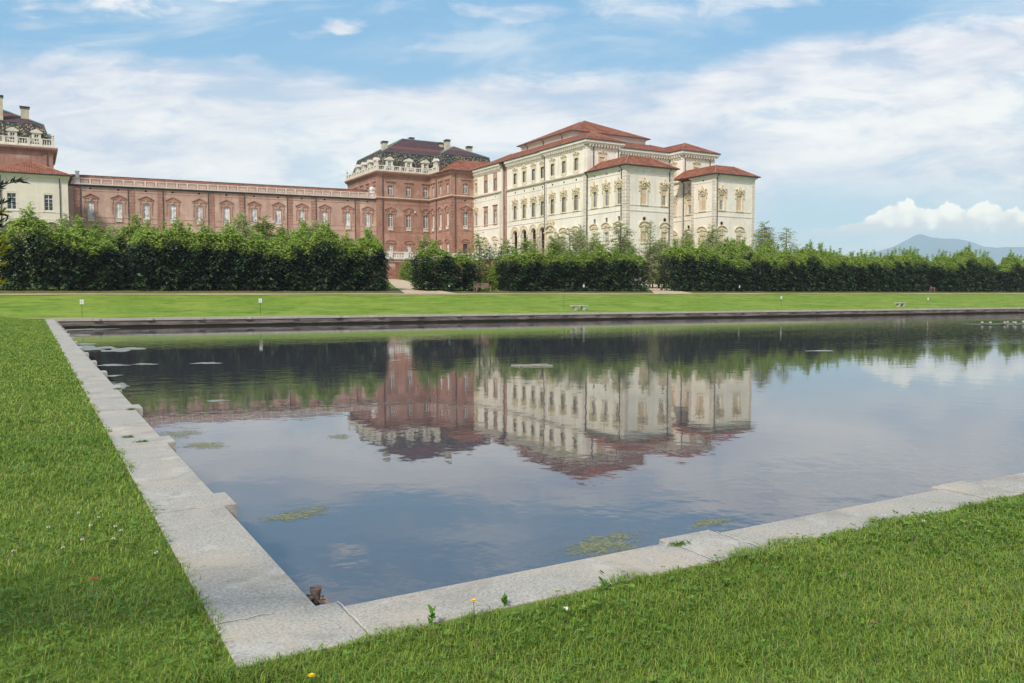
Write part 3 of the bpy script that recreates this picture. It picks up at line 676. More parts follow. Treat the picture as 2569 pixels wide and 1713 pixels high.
class Fac:
    def __init__(s, root, x, y, rz, mat): s.r = root; s.o = Vector((x, y)); s.rz = rz; s.t = Vector((math.cos(rz), math.sin(rz))); s.op = []; s.mat = mat
    def place(s, o, at):
        p = s.o + s.t * at; rl = s.r.location; o.parent = s.r; o.location = (p.x - rl.x, p.y - rl.y, -rl.z); o.rotation_euler = (0, 0, s.rz)
    def win(s, sty, at):
        b, hw, zb, zt = STY[sty]
        o = copy_tree(PROTO[sty]) if sty in PROTO else PROTO.setdefault(sty, b())
        s.place(o, at)
        if hw: s.op.append((at - hw, at + hw, zb, zt, False))
        return o
    def add(s, name, mb, mat, parent=None):
        if name == 'corner_pilaster' and len(mb.v) == 16:
            for k in (0, 8):
                b = MB(); b.v = mb.v[k:k + 8]; b.f = [tuple(i - k for i in f_) for f_ in mb.f if k <= f_[0] < k + 8]; s.place(put(name, b, mat), 0)
            return None
        o = put(name, mb, mat)
        if parent is None: s.place(o, 0)
        else: o.parent = parent
        return o
    def wall(s, x0, x1, z0, z1, depth=.3, name='wall'):
        m = MB(); xs = sorted({x0, x1} | {a for o in s.op for a in o[:2]}); zs = sorted({z0, z1} | {a for o in s.op for a in o[2:4]})
        for i in range(len(xs) - 1):
            for j in range(len(zs) - 1):
                xm = (xs[i] + xs[i + 1]) / 2; zm = (zs[j] + zs[j + 1]) / 2
                if xm < x0 or xm > x1 or zm < z0 or zm > z1 or any(a < xm < b and c < zm < d_ for a, b, c, d_, _ in s.op): continue
                m.quad((xs[i], 0, zs[j]), (xs[i + 1], 0, zs[j]), (xs[i + 1], 0, zs[j + 1]), (xs[i], 0, zs[j + 1]))
        for a, b, c, d_, arch in s.op:
            dp = depth if arch is False else arch
            m.quad((a, 0, c), (a, dp, c), (a, dp, d_), (a, 0, d_)); m.quad((b, 0, c), (b, 0, d_), (b, dp, d_), (b, dp, c)); m.quad((a, 0, c), (b, 0, c), (b, dp, c), (a, dp, c))
            if arch is False: m.quad((a, 0, d_), (a, dp, d_), (b, dp, d_), (b, 0, d_))
            else:  # round arch above the rectangular part handled inside an extra band
                pass
        return s.add(name, m, s.mat)
    def pipe(s, at, z0, z1, off=.12):
        m = MB(); m.lathe(at, -off, [(.085, z0), (.085, z1)], 8)
        for z in np.arange(z0 + 1, z1, 3.0): m.box(at - .12, at + .12, -off - .02, 0, z, z + .08)
        m.tube([(at, -off, z1), (at, -off - .15, z1 + .25), (at, -off - .5, z1 + .45)], .085, 6)
        return s.add('downpipe', m, 'pipe_metal')
    def quoins(s, at, w_, z0, z1, mat, pitch=.62, d=.13, name='quoins', both=False):
        m = MB(); z = z0; k = 0
        while z < z1 - .1:
            e = w_ if k % 2 == 0 else w_ * .86
            m.box(at - (e / 2), at + (e / 2), -d, 0, z, min(z + pitch - .09, z1)); z += pitch; k += 1
        m.box(at - w_ * .42, at + w_ * .42, -d * .3, 0, z0, z1)
        return s.add(name, m, mat)
    def modillions(s, x0, x1, z0, z1, mat, pitch=.68, wd=.3, d=.55, name='modillion_row'):
        m = MB(); n = max(1, int((x1 - x0) / pitch)); st = (x1 - x0) / n
        for i in range(n): c = x0 + (i + .5) * st; m.extrude_x = None; m.box(c - wd / 2, c + wd / 2, -d, -.05, z0 + (z1 - z0) * .35, z1); m.box(c - wd / 2, c + wd / 2, -d * .5, -.05, z0, z0 + (z1 - z0) * .349)
        return s.add(name, m, mat)
def arch_band(f, cxs, hw, spring, x0, x1, z1, dp, R_out=None):
    """wall band from springing level upward with semicircular openings"""
    m = MB(); k = 14; xs = x0
    for c in cxs:
        if c - hw > xs + 1e-4: m.quad((xs, 0, spring), (c - hw, 0, spring), (c - hw, 0, z1), (xs, 0, z1))
        an = [math.pi - math.pi * i / k for i in range(k + 1)]
        for a, b in zip(an, an[1:]):
            xa, za = c + hw * math.cos(a), spring + hw * math.sin(a); xb_, zb_ = c + hw * math.cos(b), spring + hw * math.sin(b)
            m.quad((xa, 0, za), (xb_, 0, zb_), (xb_, 0, z1), (xa, 0, z1)); m.quad((xa, 0, za), (xa, dp, za), (xb_, dp, zb_), (xb_, 0, zb_))
        xs = c + hw
    if x1 > xs: m.quad((xs, 0, spring), (x1, 0, spring), (x1, 0, z1), (xs, 0, z1))
    return m
def arch_ring(m, c, hw, wd, spring, d=.08, k=14):
    an = [math.pi * i / k for i in range(k + 1)]
    for a, b in zip(an, an[1:]):
        m.extrude([(c + hw * math.cos(a), spring + hw * math.sin(a)), (c + (hw + wd) * math.cos(a), spring + (hw + wd) * math.sin(a)), (c + (hw + wd) * math.cos(b), spring + (hw + wd) * math.sin(b)), (c + hw * math.cos(b), spring + hw * math.sin(b))], -d, 0)
def wput(root, name, mb, mat, parent=None):
    rl = root.location
    return put(name, mb, mat, root, (-rl.x, -rl.y, -rl.z))
def hip(x0, x1, y0, y1, z, slope, under=True, gable=None):
    m = MB(); W = x1 - x0; D = y1 - y0; t_ = min(W, D) / 2; zt = z + t_ * slope
    if W >= D: a, b = (x0 + t_, (y0 + y1) / 2, zt), (x1 - t_, (y0 + y1) / 2, zt)
    else: a, b = ((x0 + x1) / 2, y0 + t_, zt), ((x0 + x1) / 2, y1 - t_, zt)
    c = [(x0, y0, z), (x1, y0, z), (x1, y1, z), (x0, y1, z)]
    if abs(W - D) < .01: ap = a; [m.tri(c[i], c[(i + 1) % 4], ap) for i in range(4)]
    elif W >= D: m.quad(c[0], c[1], b, a); m.tri(c[1], c[2], b); m.quad(c[2], c[3], a, b); m.tri(c[3], c[0], a)
    else: m.tri(c[0], c[1], a); m.quad(c[1], c[2], b, a); m.tri(c[2], c[3], b); m.quad(c[3], c[0], a, b)
    if under: m.quad(c[0], c[3], c[2], c[1])
    return m, c, a, b
def ridge_tube(root, segs, mat, r_=.10, name='ridge_cap', parent=None):
    m = MB()
    for a, b in segs: m.tube([a, b], r_, 6)
    o = wput(root, name, m, mat)
    return o
def gutter(root, path, z, closed=False, mat='pipe_metal'):
    m = MB(); m.sweep(path, [(0.0, z - .16), (.14, z - .16), (.14, z + .02), (0.0, z + .02)], closed); return wput(root, 'gutter', m, mat)
def balustrade(root, path, z0, z1, mat, pitch=.33, post=3.2, name='balustrade', closed=False, r_=.10, setback=0.0, base=.2, posts=None, pw=.22):
    m = MB(); P = [Vector(p) for p in path]
    m.sweep(path, [(-.20, z0), (.20, z0), (.20, z0 + base), (-.20, z0 + base)], closed); m.sweep(path, [(-.18, z1 - .2), (.20, z1 - .2), (.20, z1), (-.18, z1)], closed)
    segs = list(zip(P, P[1:] + ([P[0]] if closed else []))) if closed else list(zip(P, P[1:]))
    for si, (a, b) in enumerate(segs):
        Ls = (b - a).length; n = max(1, round(Ls / post)); dd = (b - a) / Ls
        for i in range(0 if si == 0 else 1, n + 1):
            q = a + dd * (Ls * i / n); 
            h0 = pw
            m.box(q.x - h0, q.x + h0, q.y - h0, q.y + h0, z0 + .003, z1 + .003)
        for i in range(n):
            s0 = Ls * i / n + pw + .12; s1 = Ls * (i + 1) / n - pw - .12; k = max(1, int((s1 - s0) / pitch))
            for j in range(k):
                q = a + dd * (s0 + (s1 - s0) * (j + .5) / k)
                m.lathe(q.x, q.y, [(r_ * .6, z0 + base), (r_ * 1.05, z0 + base + (z1 - z0 - base) * .3), (r_ * .5, z0 + base + (z1 - z0 - base) * .62), (r_ * .8, z1 - .2)], 6)
    return wput(root, name, m, mat)
def chimney(root, x, y, z0, z1, wx=.7, wy=.5):
    m = MB(); m.box(x - wx, x + wx, y - wy, y + wy, z0, z1 - .45); o = wput(root, 'chimney', m, 'chimney_plaster')
    c = MB(); c.box(x - wx - .12, x + wx + .12, y - wy - .12, y + wy + .12, z1 - .45, z1 - .28); c.box(x - wx * .8, x + wx * .8, y - wy * .8, y + wy * .8, z1 - .279, z1 - .1); c.box(x - wx - .2, x + wx + .2, y - wy - .2, y + wy + .2, z1 - .099, z1)
    cc_ = put('chimney_cap', c, 'slate', o); return o
def dormer(root, x, y, rz, z0=32.2):
    """white stone dormer, front in local xz plane"""
    m = MB(); H = z0
    m.box(-.82, -.42, 0, 1.3, H, H + 2.05); m.box(.42, .82, 0, 1.3, H, H + 2.05); m.box(-.42, .42, 0, 1.3, H + 1.75, H + 2.05); m.box(-.42, .42, 0, 1.3, H, H + .35)
    m.extrude([(-1.18, H), (-.82, H), (-.82, H + 1.1), (-.95, H + .8), (-1.15, H + .55)][::-1], 0, .5); m.extrude([(1.18, H), (.82, H), (.82, H + 1.1), (.95, H + .8), (1.15, H + .55)], 0, .5)
    rl = root.location; o = put('dormer', m, 'balustrade_stone', root, (x - rl.x, y - rl.y, -rl.z), rz)
    p = MB(); p.extrude([(-1.12, H + 2.05), (1.12, H + 2.05), (1.12, H + 2.25), (.55, H + 2.62), (0, H + 2.85), (-.55, H + 2.62), (-1.12, H + 2.25)], -.22, 1.6); put('pediment', p, 'balustrade_stone', o)
    f = MB(); f.box(-.42, -.34, .15, .22, H + .35, H + 1.75); f.box(.34, .42, .15, .22, H + .35, H + 1.75); f.box(-.05, .05, .15, .22, H + .35, H + 1.75); f.box(-.34, .34, .15, .22, H + 1.15, H + 1.25); f.box(-.34, .34, .15, .22, H + .35, H + .43); put('frame', f, 'white_frame', o)
    g_ = MB(); g_.box(-.42, .42, .24, .28, H + .35, H + 1.75); put('pane', g_, 'glass_dark', o); return o
def mansard(root, x0, x1, y0, y1, zb, zt, ins, ridge_slope, name='mansard_roof', dirs='sw'):
    m = MB(); a = [(x0, y0, zb), (x1, y0, zb), (x1, y1, zb), (x0, y1, zb)]; b = [(x0 + ins, y0 + ins, zt), (x1 - ins, y0 + ins, zt), (x1 - ins, y1 - ins, zt), (x0 + ins, y1 - ins, zt)]
    for i in range(4): m.quad(a[i], a[(i + 1) % 4], b[(i + 1) % 4], b[i])
    o = wput(root, name, m, 'mosaic_slate')
    um, c, r0, r1 = hip(x0 + ins - .12, x1 - ins + .12, y0 + ins - .12, y1 - ins + .12, zt + .03, ridge_slope); wput(root, 'roof', um, 'purple_tiles')
    sg = MB()
    for i in range(4): sg.tube([a[i], b[i]], .14, 6); sg.tube([b[i], b[(i + 1) % 4]], .13, 6)
    wput(root, 'ridge_cap', sg, 'slate')
    s2 = MB(); s2.tube([r0, r1], .13, 6)
    for q in c: s2.tube([q, min((r0, r1), key=lambda e: (Vector(e) - Vector(q)).length)], .13, 6)
    wput(root, 'copper_ridge', s2, 'copper'); return r0, r1

W90 = -math.pi / 2; E90 = math.pi / 2
CORN = [(0, -.9), (.12, -.9), (.16, -.62), (.42, -.55), (.46, -.28), (.78, -.22), (.80, 0), (0, 0)]
MIDC = [(0, -.55), (.10, -.55), (.14, -.34), (.38, -.28), (.42, -.04), (0, .04)]
def shift(pr, z): return [(a, b + z) for a, b in pr]

# ================================================================== WHITE PALACE
pal = empty('white_palace', (94, 156, 9.3), 'large white palace with red hip roofs, carved ochre window frames and two low pavilions', 'palace')
Y0 = 180.3; fw = Fac(pal, 94.0, Y0, W90, 'plaster'); S = lambda Y: Y0 - Y
# segment 1
f1 = Fac(pal, 94.0, Y0, W90, 'plaster')
for Y, u_, m_ in ((178.9, 'wu', 'wm'), (173.9, 'wur', 'wmr'), (169.3, 'wur', 'wmr')):
    f1.win(u_, S(Y)); f1.win(m_, S(Y)); f1.win('v1', S(Y))
f1.win('wg', S(178.9)); f1.win('wg', S(173.9)); f1.win('wg', S(169.3))
f1.wall(0, S(166.2), 3, 31.0); f1.quoins(S(166.75), .9, 3, 24.4, 'trim_stone'); f1.modillions(.3, S(166.3), 29.75, 30.35, 'trim_stone')
ar = MB(); ar.box(S(171.4), S(166.9) - .35, -.012, 0, 9.4, 13.2); ar.extrude([(S(169.3) + 2.0 * math.cos(math.pi * i / 12), 13.2 + 2.0 * math.sin(math.pi * i / 12) * .95) for i in range(13)][::-1], -.012, 0)
# raw brick recess
f2 = Fac(pal, 94.55, 166.2, W90, 'raw_brick'); f2.wall(0, 2.35, 3, 31.0, name='raw_brick_wall')
q = MB(); q.quad((0, 0, 3), (0, .55, 3), (0, .55, 31.0), (0, 0, 31.0)); f1b = Fac(pal, 94.0, 166.2, W90, 'plaster'); f1b.add('wall', q, 'plaster')
q = MB(); r_ = random.Random(8); z = 3.0    # ragged toothed edge of the plastered wall
while z < 31:
    hgt = r_.uniform(.35, .9); q.box(-r_.uniform(.05, .40), 0, .004, .56, z, min(z + hgt, 31)); z += hgt + .002
Fac(pal, 94.0, 163.85, W90, 'raw_brick').add('toothed_edge', q, 'brick_dark')
f2.pipe(.18, 3, 30.3)
# segment 2 with loggia
f3 = Fac(pal, 94.0, 163.85, W90, 'plaster'); S3 = lambda Y: 163.85 - Y
wy = [160.1, 156.2, 152.3, 148.75]
for Y in wy: f3.win('wu', S3(Y)); f3.win('wm', S3(Y)); f3.win('v1', S3(Y))
AH = 1.05
for Y in wy: f3.op.append((S3(Y) - AH, S3(Y) + AH, 9.3, 14.5, .5))
f3.wall(0, S3(147.3), 3, 14.5, name='loggia_wall')
f3.op = [o for o in f3.op if o[2] > 15]; f3.wall(0, S3(147.3), 16.7, 31.0)
f3.add('arcade', arch_band(f3, [S3(Y) for Y in wy], AH, 14.5, 0, S3(147.3), 16.7, .5), 'plaster')
for Y in wy:
    m = MB(); arch_ring(m, S3(Y), AH, .72, 14.5, .10); arch_ring(m, S3(Y), AH + .72, .12, 14.5, .17)
    for s_ in (-1, 1): m.box(S3(Y) + s_ * AH, S3(Y) + s_ * (AH + .45), -.10, 0, 9.3, 14.2); m.box(S3(Y) + s_ * (AH - .03), S3(Y) + s_ * (AH + .62), -.2, 0, 14.2, 14.48)
    f3.add('arch', m, 'ochre_stucco')
m = MB(); m.quad((-.2, 3.6, 8), (17, 3.6, 8), (17, 3.6, 17), (-.2, 3.6, 17)); m.quad((-.2, .5, 16.7), (17, .5, 16.7), (17, 3.6, 16.7), (-.2, 3.6, 16.7)); m.quad((-.2, .5, 9.3), (17, .5, 9.3), (17, 3.6, 9.3), (-.2, 3.6, 9.3)); m.quad((0, 0.01, 8), (0, 3.6, 8), (0, 3.6, 17), (0, 0.01, 17)); f3.add('loggia_back_wall', m, 'brick_dark')
f3.modillions(.2, S3(147.5), 29.75, 30.35, 'trim_stone')
# segment 3
f4 = Fac(pal, 93.7, 147.3, W90, 'plaster'); S4 = lambda Y: 147.3 - Y
for Y in (144.4, 140.2, 135.85): f4.win('wu', S4(Y)); f4.win('wm', S4(Y)); f4.win('v1', S4(Y))
f4.win('wg', S4(140.4)); f4.win('wg', S4(135.9))
f4.op.append((S4(144.9) - .95, S4(144.9) + .95, 9.3, 12.55, .8)); f4.wall(0, S4(132.4), 3, 12.55); f4.op = [o for o in f4.op if o[2] > 13]
for o in [p_ for p_ in f4.op]: pass
f4w = Fac(pal, 93.7, 147.3, W90, 'plaster'); f4w.op = [(S4(Y) - .65, S4(Y) + .65, 11.0, 12.95, False) for Y in ()]
f4.wall(0, S4(132.4), 13.7, 31.0)
bn_ = arch_band(f4, [S4(144.9)], .95, 12.55, 0, S4(140.4) - .65, 13.7, .8)
for a, b in ((S4(140.4) + .65, S4(135.9) - .65), (S4(135.9) + .65, S4(132.4))): bn_.quad((a, 0, 12.55), (b, 0, 12.55), (b, 0, 13.7), (a, 0, 13.7))
for c in (S4(140.4), S4(135.9)): bn_.quad((c - .65, 0, 12.95), (c + .65, 0, 12.95), (c + .65, 0, 13.7), (c - .65, 0, 13.7))
f4.add('wall', bn_, 'plaster')
m = MB(); m.quad((S4(144.9) - 1.2, .8, 9), (S4(144.9) + 1.2, .8, 9), (S4(144.9) + 1.2, .8, 14), (S4(144.9) - 1.2, .8, 14)); f4.add('niche', m, 'ochre_stucco')
c = S4(144.9); m = MB(); arch_ring(m, c, .95, .5, 12.55, .15)
for s_ in (-1, 1): m.box(c + s_ * .95, c + s_ * 1.45, -.15, 0, 9.3, 12.55); m.box(c + s_ * 1.6, c + s_ * 2.1, -.3, 0, 9.3, 14.0); m.box(c + s_ * 1.5, c + s_ * 2.25, -.45, 0, 14.0, 14.3)
for pz in range(1): pass
pm = arc_ped(1.9, 14.3, 1.25, .45, .2); n = len(m.v); m.v += [(x + c, y, z) for x, y, z in pm.v]; m.f += [tuple(i + n for i in f_) for f_ in pm.f]
ball(m, c, -.2, 14.9, .35); f4.add('portal', m, 'ochre_stucco')
m = MB(); m.extrude([(c - 1.2, 15.6), (c + 1.2, 15.6), (c + 1.5, 16.1), (c + 1.1, 16.5), (c + .6, 16.4), (c, 16.95), (c - .6, 16.4), (c - 1.1, 16.5), (c - 1.5, 16.1)], -.22, 0)
for i in range(7): ball(m, c - 1.2 + i * .4, -.24, 16.0 + .25 * math.sin(i * 2.3), .22)
f4.add('carving', m, 'ochre_carving')
f4.modillions(.1, S4(132.5), 29.75, 30.35, 'trim_stone')
f4.quoins(S4(132.9), .95, 3, 24.4, 'trim_stone'); f4.quoins(.45, .8, 3, 24.4, 'trim_stone'); f4.pipe(.0 + .02, 14, 30.3, .16)
m = MB(); m.box(S4(133.5), S4(132.75), -.09, 0, 25.1, 29.8); m.box(.1, .75, -.09, 0, 25.1, 29.8); f4.add('corner_pilaster', m, 'plaster')
q = MB(); q.quad((0, 0, 3), (0, .3, 3), (0, .3, 31), (0, 0, 31)); f4.add('wall', q, 'plaster')
# tower fronts and the recessed centre
f5 = Fac(pal, 93.7, 132.4, 0, 'plaster'); f5.win('wub', 97.4 - 93.7); f5.wall(0, 8.0, 24, 31.0); f5.modillions(.2, 7.9, 29.75, 30.35, 'trim_stone'); f5.pipe(1.6, 24, 30.4); f5.pipe(7.6, 24, 30.4)
m = MB(); m.box(.06, .75, -.09, 0, 25.1, 29.8); m.box(7.2, 7.94, -.09, 0, 25.1, 29.8); f5.add('corner_pilaster', m, 'plaster')
q = MB(); q.quad((101.7, 132.4, 3), (101.7, 137, 3), (101.7, 137, 31), (101.7, 132.4, 31)); q.quad((127.6, 133, 3), (127.6, 180.3, 3), (127.6, 180.3, 31), (127.6, 133, 31)); q.quad((127.6, 180.3, 3), (94, 180.3, 3), (94, 180.3, 31), (127.6, 180.3, 31)); wput(pal, 'wall', q, 'plaster')
f6 = Fac(pal, 101.7, 137, 0, 'plaster')
for x in (104.2, 108.0, 112.0, 115.8): f6.win('wm', x - 101.7); f6.win('wu', x - 101.7); f6.win('v1', x - 101.7); f6.win('wg', x - 101.7)
f6.wall(0, 16.9, 3, 31.0); f6.modillions(.2, 16.8, 29.75, 30.35, 'trim_stone')
f7 = Fac(pal, 118.6, 137, W90, 'plaster'); f7.win('wub', 1.35); f7.win('wmb', 1.35); f7.win('wgb', 1.35); f7.wall(0, 4.0, 3, 31.0); f7.modillions(.1, 3.9, 29.75, 30.35, 'trim_stone'); f7.pipe(.15, 3, 30.4)
f8 = Fac(pal, 118.6, 133, 0, 'plaster'); f8.win('wub', 3.8); f8.wall(0, 9.0, 24, 31.0); f8.modillions(.2, 8.9, 29.75, 30.35, 'trim_stone'); f8.pipe(.6, 24, 30.4); f8.pipe(7.6, 24, 30.4)
m = MB(); m.box(.06, .6, -.09, 0, 25.1, 29.8); m.box(8.2, 8.94, -.09, 0, 25.1, 29.8); f8.add('corner_pilaster', m, 'plaster')
# pavilion 1
p1 = Fac(pal, 94.0, 132.4, W90, 'plaster')
for Y in (130.1, 126.3, 122.5): p1.win('wm', 132.4 - Y); p1.win('v1', 132.4 - Y); p1.win('sq', 132.4 - Y); p1.win('wg', 132.4 - Y)
p1.wall(0, 11.8, 3, 24.7); p1.quoins(11.38, .84, 3, 23.9, 'trim_stone'); p1.pipe(10.7, 3, 24.2); p1.pipe(.02, 3, 24.2, .2)
p2 = Fac(pal, 94.0, 120.6, 0, 'plaster'); p2.win('wmb', 4.3); p2.win('wmh', 9.2); p2.win('oc', 4.4); p2.win('oc', 9.3); p2.win('wgb', 4.4); p2.win('wgh', 9.3)
p2.wall(0, 11.4, 3, 24.7); p2.quoins(.46, .86, 3, 23.9, 'trim_stone'); p2.quoins(10.95, .84, 3, 23.9, 'trim_stone'); p2.pipe(10.3, 3, 24.2)
q = MB(); q.quad((105.4, 120.6, 3), (105.4, 132.4, 3), (105.4, 132.4, 24.7), (105.4, 120.6, 24.7)); wput(pal, 'wall', q, 'plaster')
# pavilion 2
p3 = Fac(pal, 118.6, 133, W90, 'plaster'); p3.win('wmh', 133 - 130.9); p3.win('v1', 2.1); p3.win('oc', 2.1); p3.win('wgb', 2.1); p3.wall(0, 5.5, 3, 24.7); p3.quoins(.25, .45, 3, 23.9, 'trim_stone'); p3.pipe(.55, 3, 24.2)
q = MB(); q.quad((116.2, 127.5, 3), (118.6, 127.5, 3), (118.6, 127.5, 24.7), (116.2, 127.5, 24.7)); q.quad((126.9, 120.8, 3), (126.9, 133, 3), (126.9, 133, 24.7), (126.9, 120.8, 24.7)); wput(pal, 'wall', q, 'plaster')
p4 = Fac(pal, 116.2, 127.5, W90, 'plaster'); p4.win('wmb', 127.5 - 124.2); p4.win('v1', 3.3); p4.win('wgb', 3.2); p4.wall(0, 6.7, 3, 24.7); p4.quoins(.42, .8, 3, 23.9, 'trim_stone'); p4.quoins(6.28, .8, 3, 23.9, 'trim_stone')
p5 = Fac(pal, 116.2, 120.8, 0, 'plaster'); p5.win('wmh', 1.75); p5.win('wmb', 6.5); p5.win('oc', 1.75); p5.win('wgb', 1.75); p5.win('wgb', 6.55); p5.wall(0, 10.7, 3, 24.7); p5.quoins(.2, .36, 3, 23.9, 'trim_stone'); p5.quoins(10.25, .86, 3, 23.9, 'trim_stone'); p5.pipe(.45, 3, 24.2)
# cornices and string courses
pathA = [(94, 180.3), (94, 166.2)]; pathB = [(94, 163.85), (94, 147.3), (93.7, 147.3), (93.7, 132.4), (101.7, 132.4), (101.7, 137), (118.6, 137), (118.6, 133), (127.6, 133), (127.6, 180.3)]
m = MB(); TOP = [(0, 30.3), (.5, 30.34), (.54, 30.6), (.78, 30.68), (.82, 31.14), (0, 31.14)]; LOW = [(0, 29.5), (.08, 29.5), (.08, 29.75), (0, 29.8)]
for p_ in (pathA, pathB): m.sweep(p_, TOP); m.sweep(p_, LOW)
wput(pal, 'cornice', m, 'plaster')
m = MB(); m.sweep(pathA, shift(MIDC, 24.98)); m.sweep(pathB[:4], shift(MIDC, 24.98)); m.sweep([(101.7, 132.5), (101.7, 137), (118.6, 137), (118.6, 133)], shift(MIDC, 24.98)); wput(pal, 'cornice', m, 'trim_stone')
ST = lambda z, h_=.14, d=.07: [(0, z), (d, z), (d, z + h_), (0, z + h_)]
m = MB()
for p_ in (pathA, pathB[:4], [(101.7, 137), (118.6, 137), (118.6, 127.5)], [(94.0, 132.35), (94, 120.6), (105.4, 120.6), (105.4, 132)], [(116.2, 127.5), (116.2, 120.8), (126.9, 120.8), (126.9, 130)]):
    for z in (16.62, 17.62): m.sweep(p_, ST(z))
    m.sweep(p_, ST(23.35, .1, .05))
wput(pal, 'string_course', m, 'trim_stone')
m = MB(); PC = [(0, 24.1), (.08, 24.15), (.12, 24.4), (.40, 24.5), (.42, 24.72), (0, 24.72)]
pv1 = [(94.0, 132.35), (94, 120.6), (105.4, 120.6), (105.4, 132.3)]; pv2 = [(118.6, 133), (118.6, 127.5), (116.2, 127.5), (116.2, 120.8), (126.9, 120.8), (126.9, 132.9)]
m.sweep(pv1, PC); wput(pal, 'cornice', m, 'plaster'); m = MB(); m.sweep(pv2, PC); wput(pal, 'cornice', m, 'plaster')
# roofs
def slab(m, pts): m.poly(pts)
ez = 31.28
m = MB(); x0, x1, y0, y1 = 93.15, 128.4, 136.2, 181.1; a0, a1, b0, b1 = 100.4, 121.2, 146.9, 168.1; az = 34.75
o_ = [(x0, y0, ez), (x1, y0, ez), (x1, y1, ez), (x0, y1, ez)]; i_ = [(a0, b0, az), (a1, b0, az), (a1, 173, az), (a0, 173, az)]
for k in range(4): m.quad(o_[k], o_[(k + 1) % 4], i_[(k + 1) % 4], i_[k])
m.quad(*i_); wput(pal, 'roof', m, 'red_tiles')
segs = [(o_[k], i_[k]) for k in range(4)]
for (xa, xb2, ya) in ((92.9, 102.5, 131.6), (117.8, 128.4, 132.2)):
    w_ = (xb2 - xa) / 2; sl_ = .50; zr = ez + .02 + w_ * sl_; xm = (xa + xb2) / 2
    m = MB(); A_ = (xa, ya, ez + .02); B_ = (xb2, ya, ez + .02); T_ = (xm, ya + w_, zr); E_ = (xm, 150, zr)
    m.tri(A_, B_, T_); m.quad(B_, (xb2, 150, ez + .02), E_, T_); m.quad((xa, 150, ez + .02), A_, T_, E_); m.quad(A_, (xa, 150, ez + .02), (xb2, 150, ez + .02), B_); wput(pal, 'roof', m, 'red_tiles'); segs += [(A_, T_), (B_, T_)]
um, c, r0, r1 = hip(99.7, 120.7, 146.2, 168.9, 35.95, .455); wput(pal, 'roof', um, 'red_tiles')
aw = MB(); 
for (xa, ya, xb2, yb2) in ((100.4, 168.2, 100.4, 146.9), (100.4, 146.9, 120.0, 146.9), (120.0, 146.9, 120.0, 168.2), (120, 168.2, 100.4, 168.2)): aw.quad((xa, ya, 34.0), (xb2, yb2, 34.0), (xb2, yb2, 35.9), (xa, ya, 35.9))
aw.sweep([(100.4, 168.2), (100.4, 146.9), (120, 146.9), (120, 168.2)], [(0, 35.35), (.35, 35.7), (.5, 35.9), (0, 35.9)], True); wput(pal, 'attic_wall', aw, 'plaster_rosy')
gutter(pal, [(99.7, 168.9), (99.7, 146.2), (120.7, 146.2), (120.7, 168.9)], 35.95, True)
for yy in (165.5, 158.5, 151): 
    m = MB(); m.tube([(99.75, yy, 35.8), (100.25, yy - .1, 35.5), (100.3, yy - .1, 34.6)], .08, 6); wput(pal, 'downpipe', m, 'pipe_metal')
for q_ in c: segs.append((q_, min((r0, r1), key=lambda e: (Vector(e) - Vector(q_)).length)))
def pavroof(xa, xb2, ya, yb2, z, sl_, ymeet, capz):
    """hip roof leaning against a tower wall, cut by a low ridge"""
    m = MB(); t_ = capz / sl_; zr = z + capz
    A_ = (xa, ya, z); B_ = (xb2, ya, z); C_ = (xb2, yb2, z); D_ = (xa, yb2, z); a = (xa + t_, ya + t_, zr); b = (xb2 - t_, ya + t_, zr); c_ = (xb2 - t_, yb2, zr); d_ = (xa + t_, yb2, zr)
    m.quad(A_, B_, b, a); m.quad(B_, C_, c_, b); m.quad(D_, A_, a, d_); m.quad(a, b, c_, d_); m.quad(A_, D_, C_, B_)
    return m, [(A_, a), (B_, b)]
m, s_ = pavroof(93.3, 106.1, 119.9, 132.38, 24.9, .60, 0, 2.25); wput(pal, 'roof', m, 'red_tiles'); segs += s_
m, s_ = pavroof(115.5, 127.6, 120.1, 132.98, 24.9, .60, 0, 2.25); wput(pal, 'roof', m, 'red_tiles'); segs += s_
gutter(pal, [(93.3, 132.38), (93.3, 119.9), (106.1, 119.9), (106.1, 132.3)], 24.9); gutter(pal, [(115.5, 127.9), (115.5, 120.1), (127.6, 120.1), (127.6, 132.9)], 24.9)
gutter(pal, [(93.15, 181.1), (93.15, 147.9), (92.9, 147.9), (92.9, 131.6), (102.5, 131.6), (102.5, 136.2), (117.8, 136.2), (117.8, 132.2), (128.4, 132.2), (128.4, 181)], ez)
ridge_tube(pal, segs, 'brick_trim', .09)

# ================================================================== BRICK TOWER with mansard
bt = empty('brick_tower', (74.1, 192.3, 9.3), 'red brick block with spotted mansard roof between the long gallery and the white palace', 'palace block')
f = Fac(bt, 74.1, 192.3, 0, 'brick')
for x in (77.3, 82.1, 86.75): f.win('bu', x - 74.1); f.win('bm', x - 74.1); f.win('bg', x - 74.1)
f.wall(0, 13.8, 3, 30.6); f.quoins(.55, 1.0, 3, 24.3, 'brick_trim', .7); f.pipe(1.25, 3, 29.8)
m = MB(); m.box(.06, 1.0, -.1, 0, 25.1, 29.7); f.add('corner_pilaster', m, 'brick_trim')
f = Fac(bt, 74.1, 214.5, W90, 'brick')
for Y in (194.5, 199.4, 203.6, 208.0, 212): f.win('bu', 214.5 - Y)
f.wall(0, 22.2, 3, 30.6); m = MB(); m.box(21.2, 22.14, -.1, 0, 25.1, 29.7); f.add('corner_pilaster', m, 'brick_trim'); f.quoins(21.7, .9, 3, 24.3, 'brick_trim', .7)
f = Fac(bt, 87.9, 192.3, W90, 'brick')
for Y in (190.2, 186.0, 182.0): f.win('bu', 192.3 - Y); f.win('bml', 192.3 - Y); f.win('bg', 192.3 - Y)
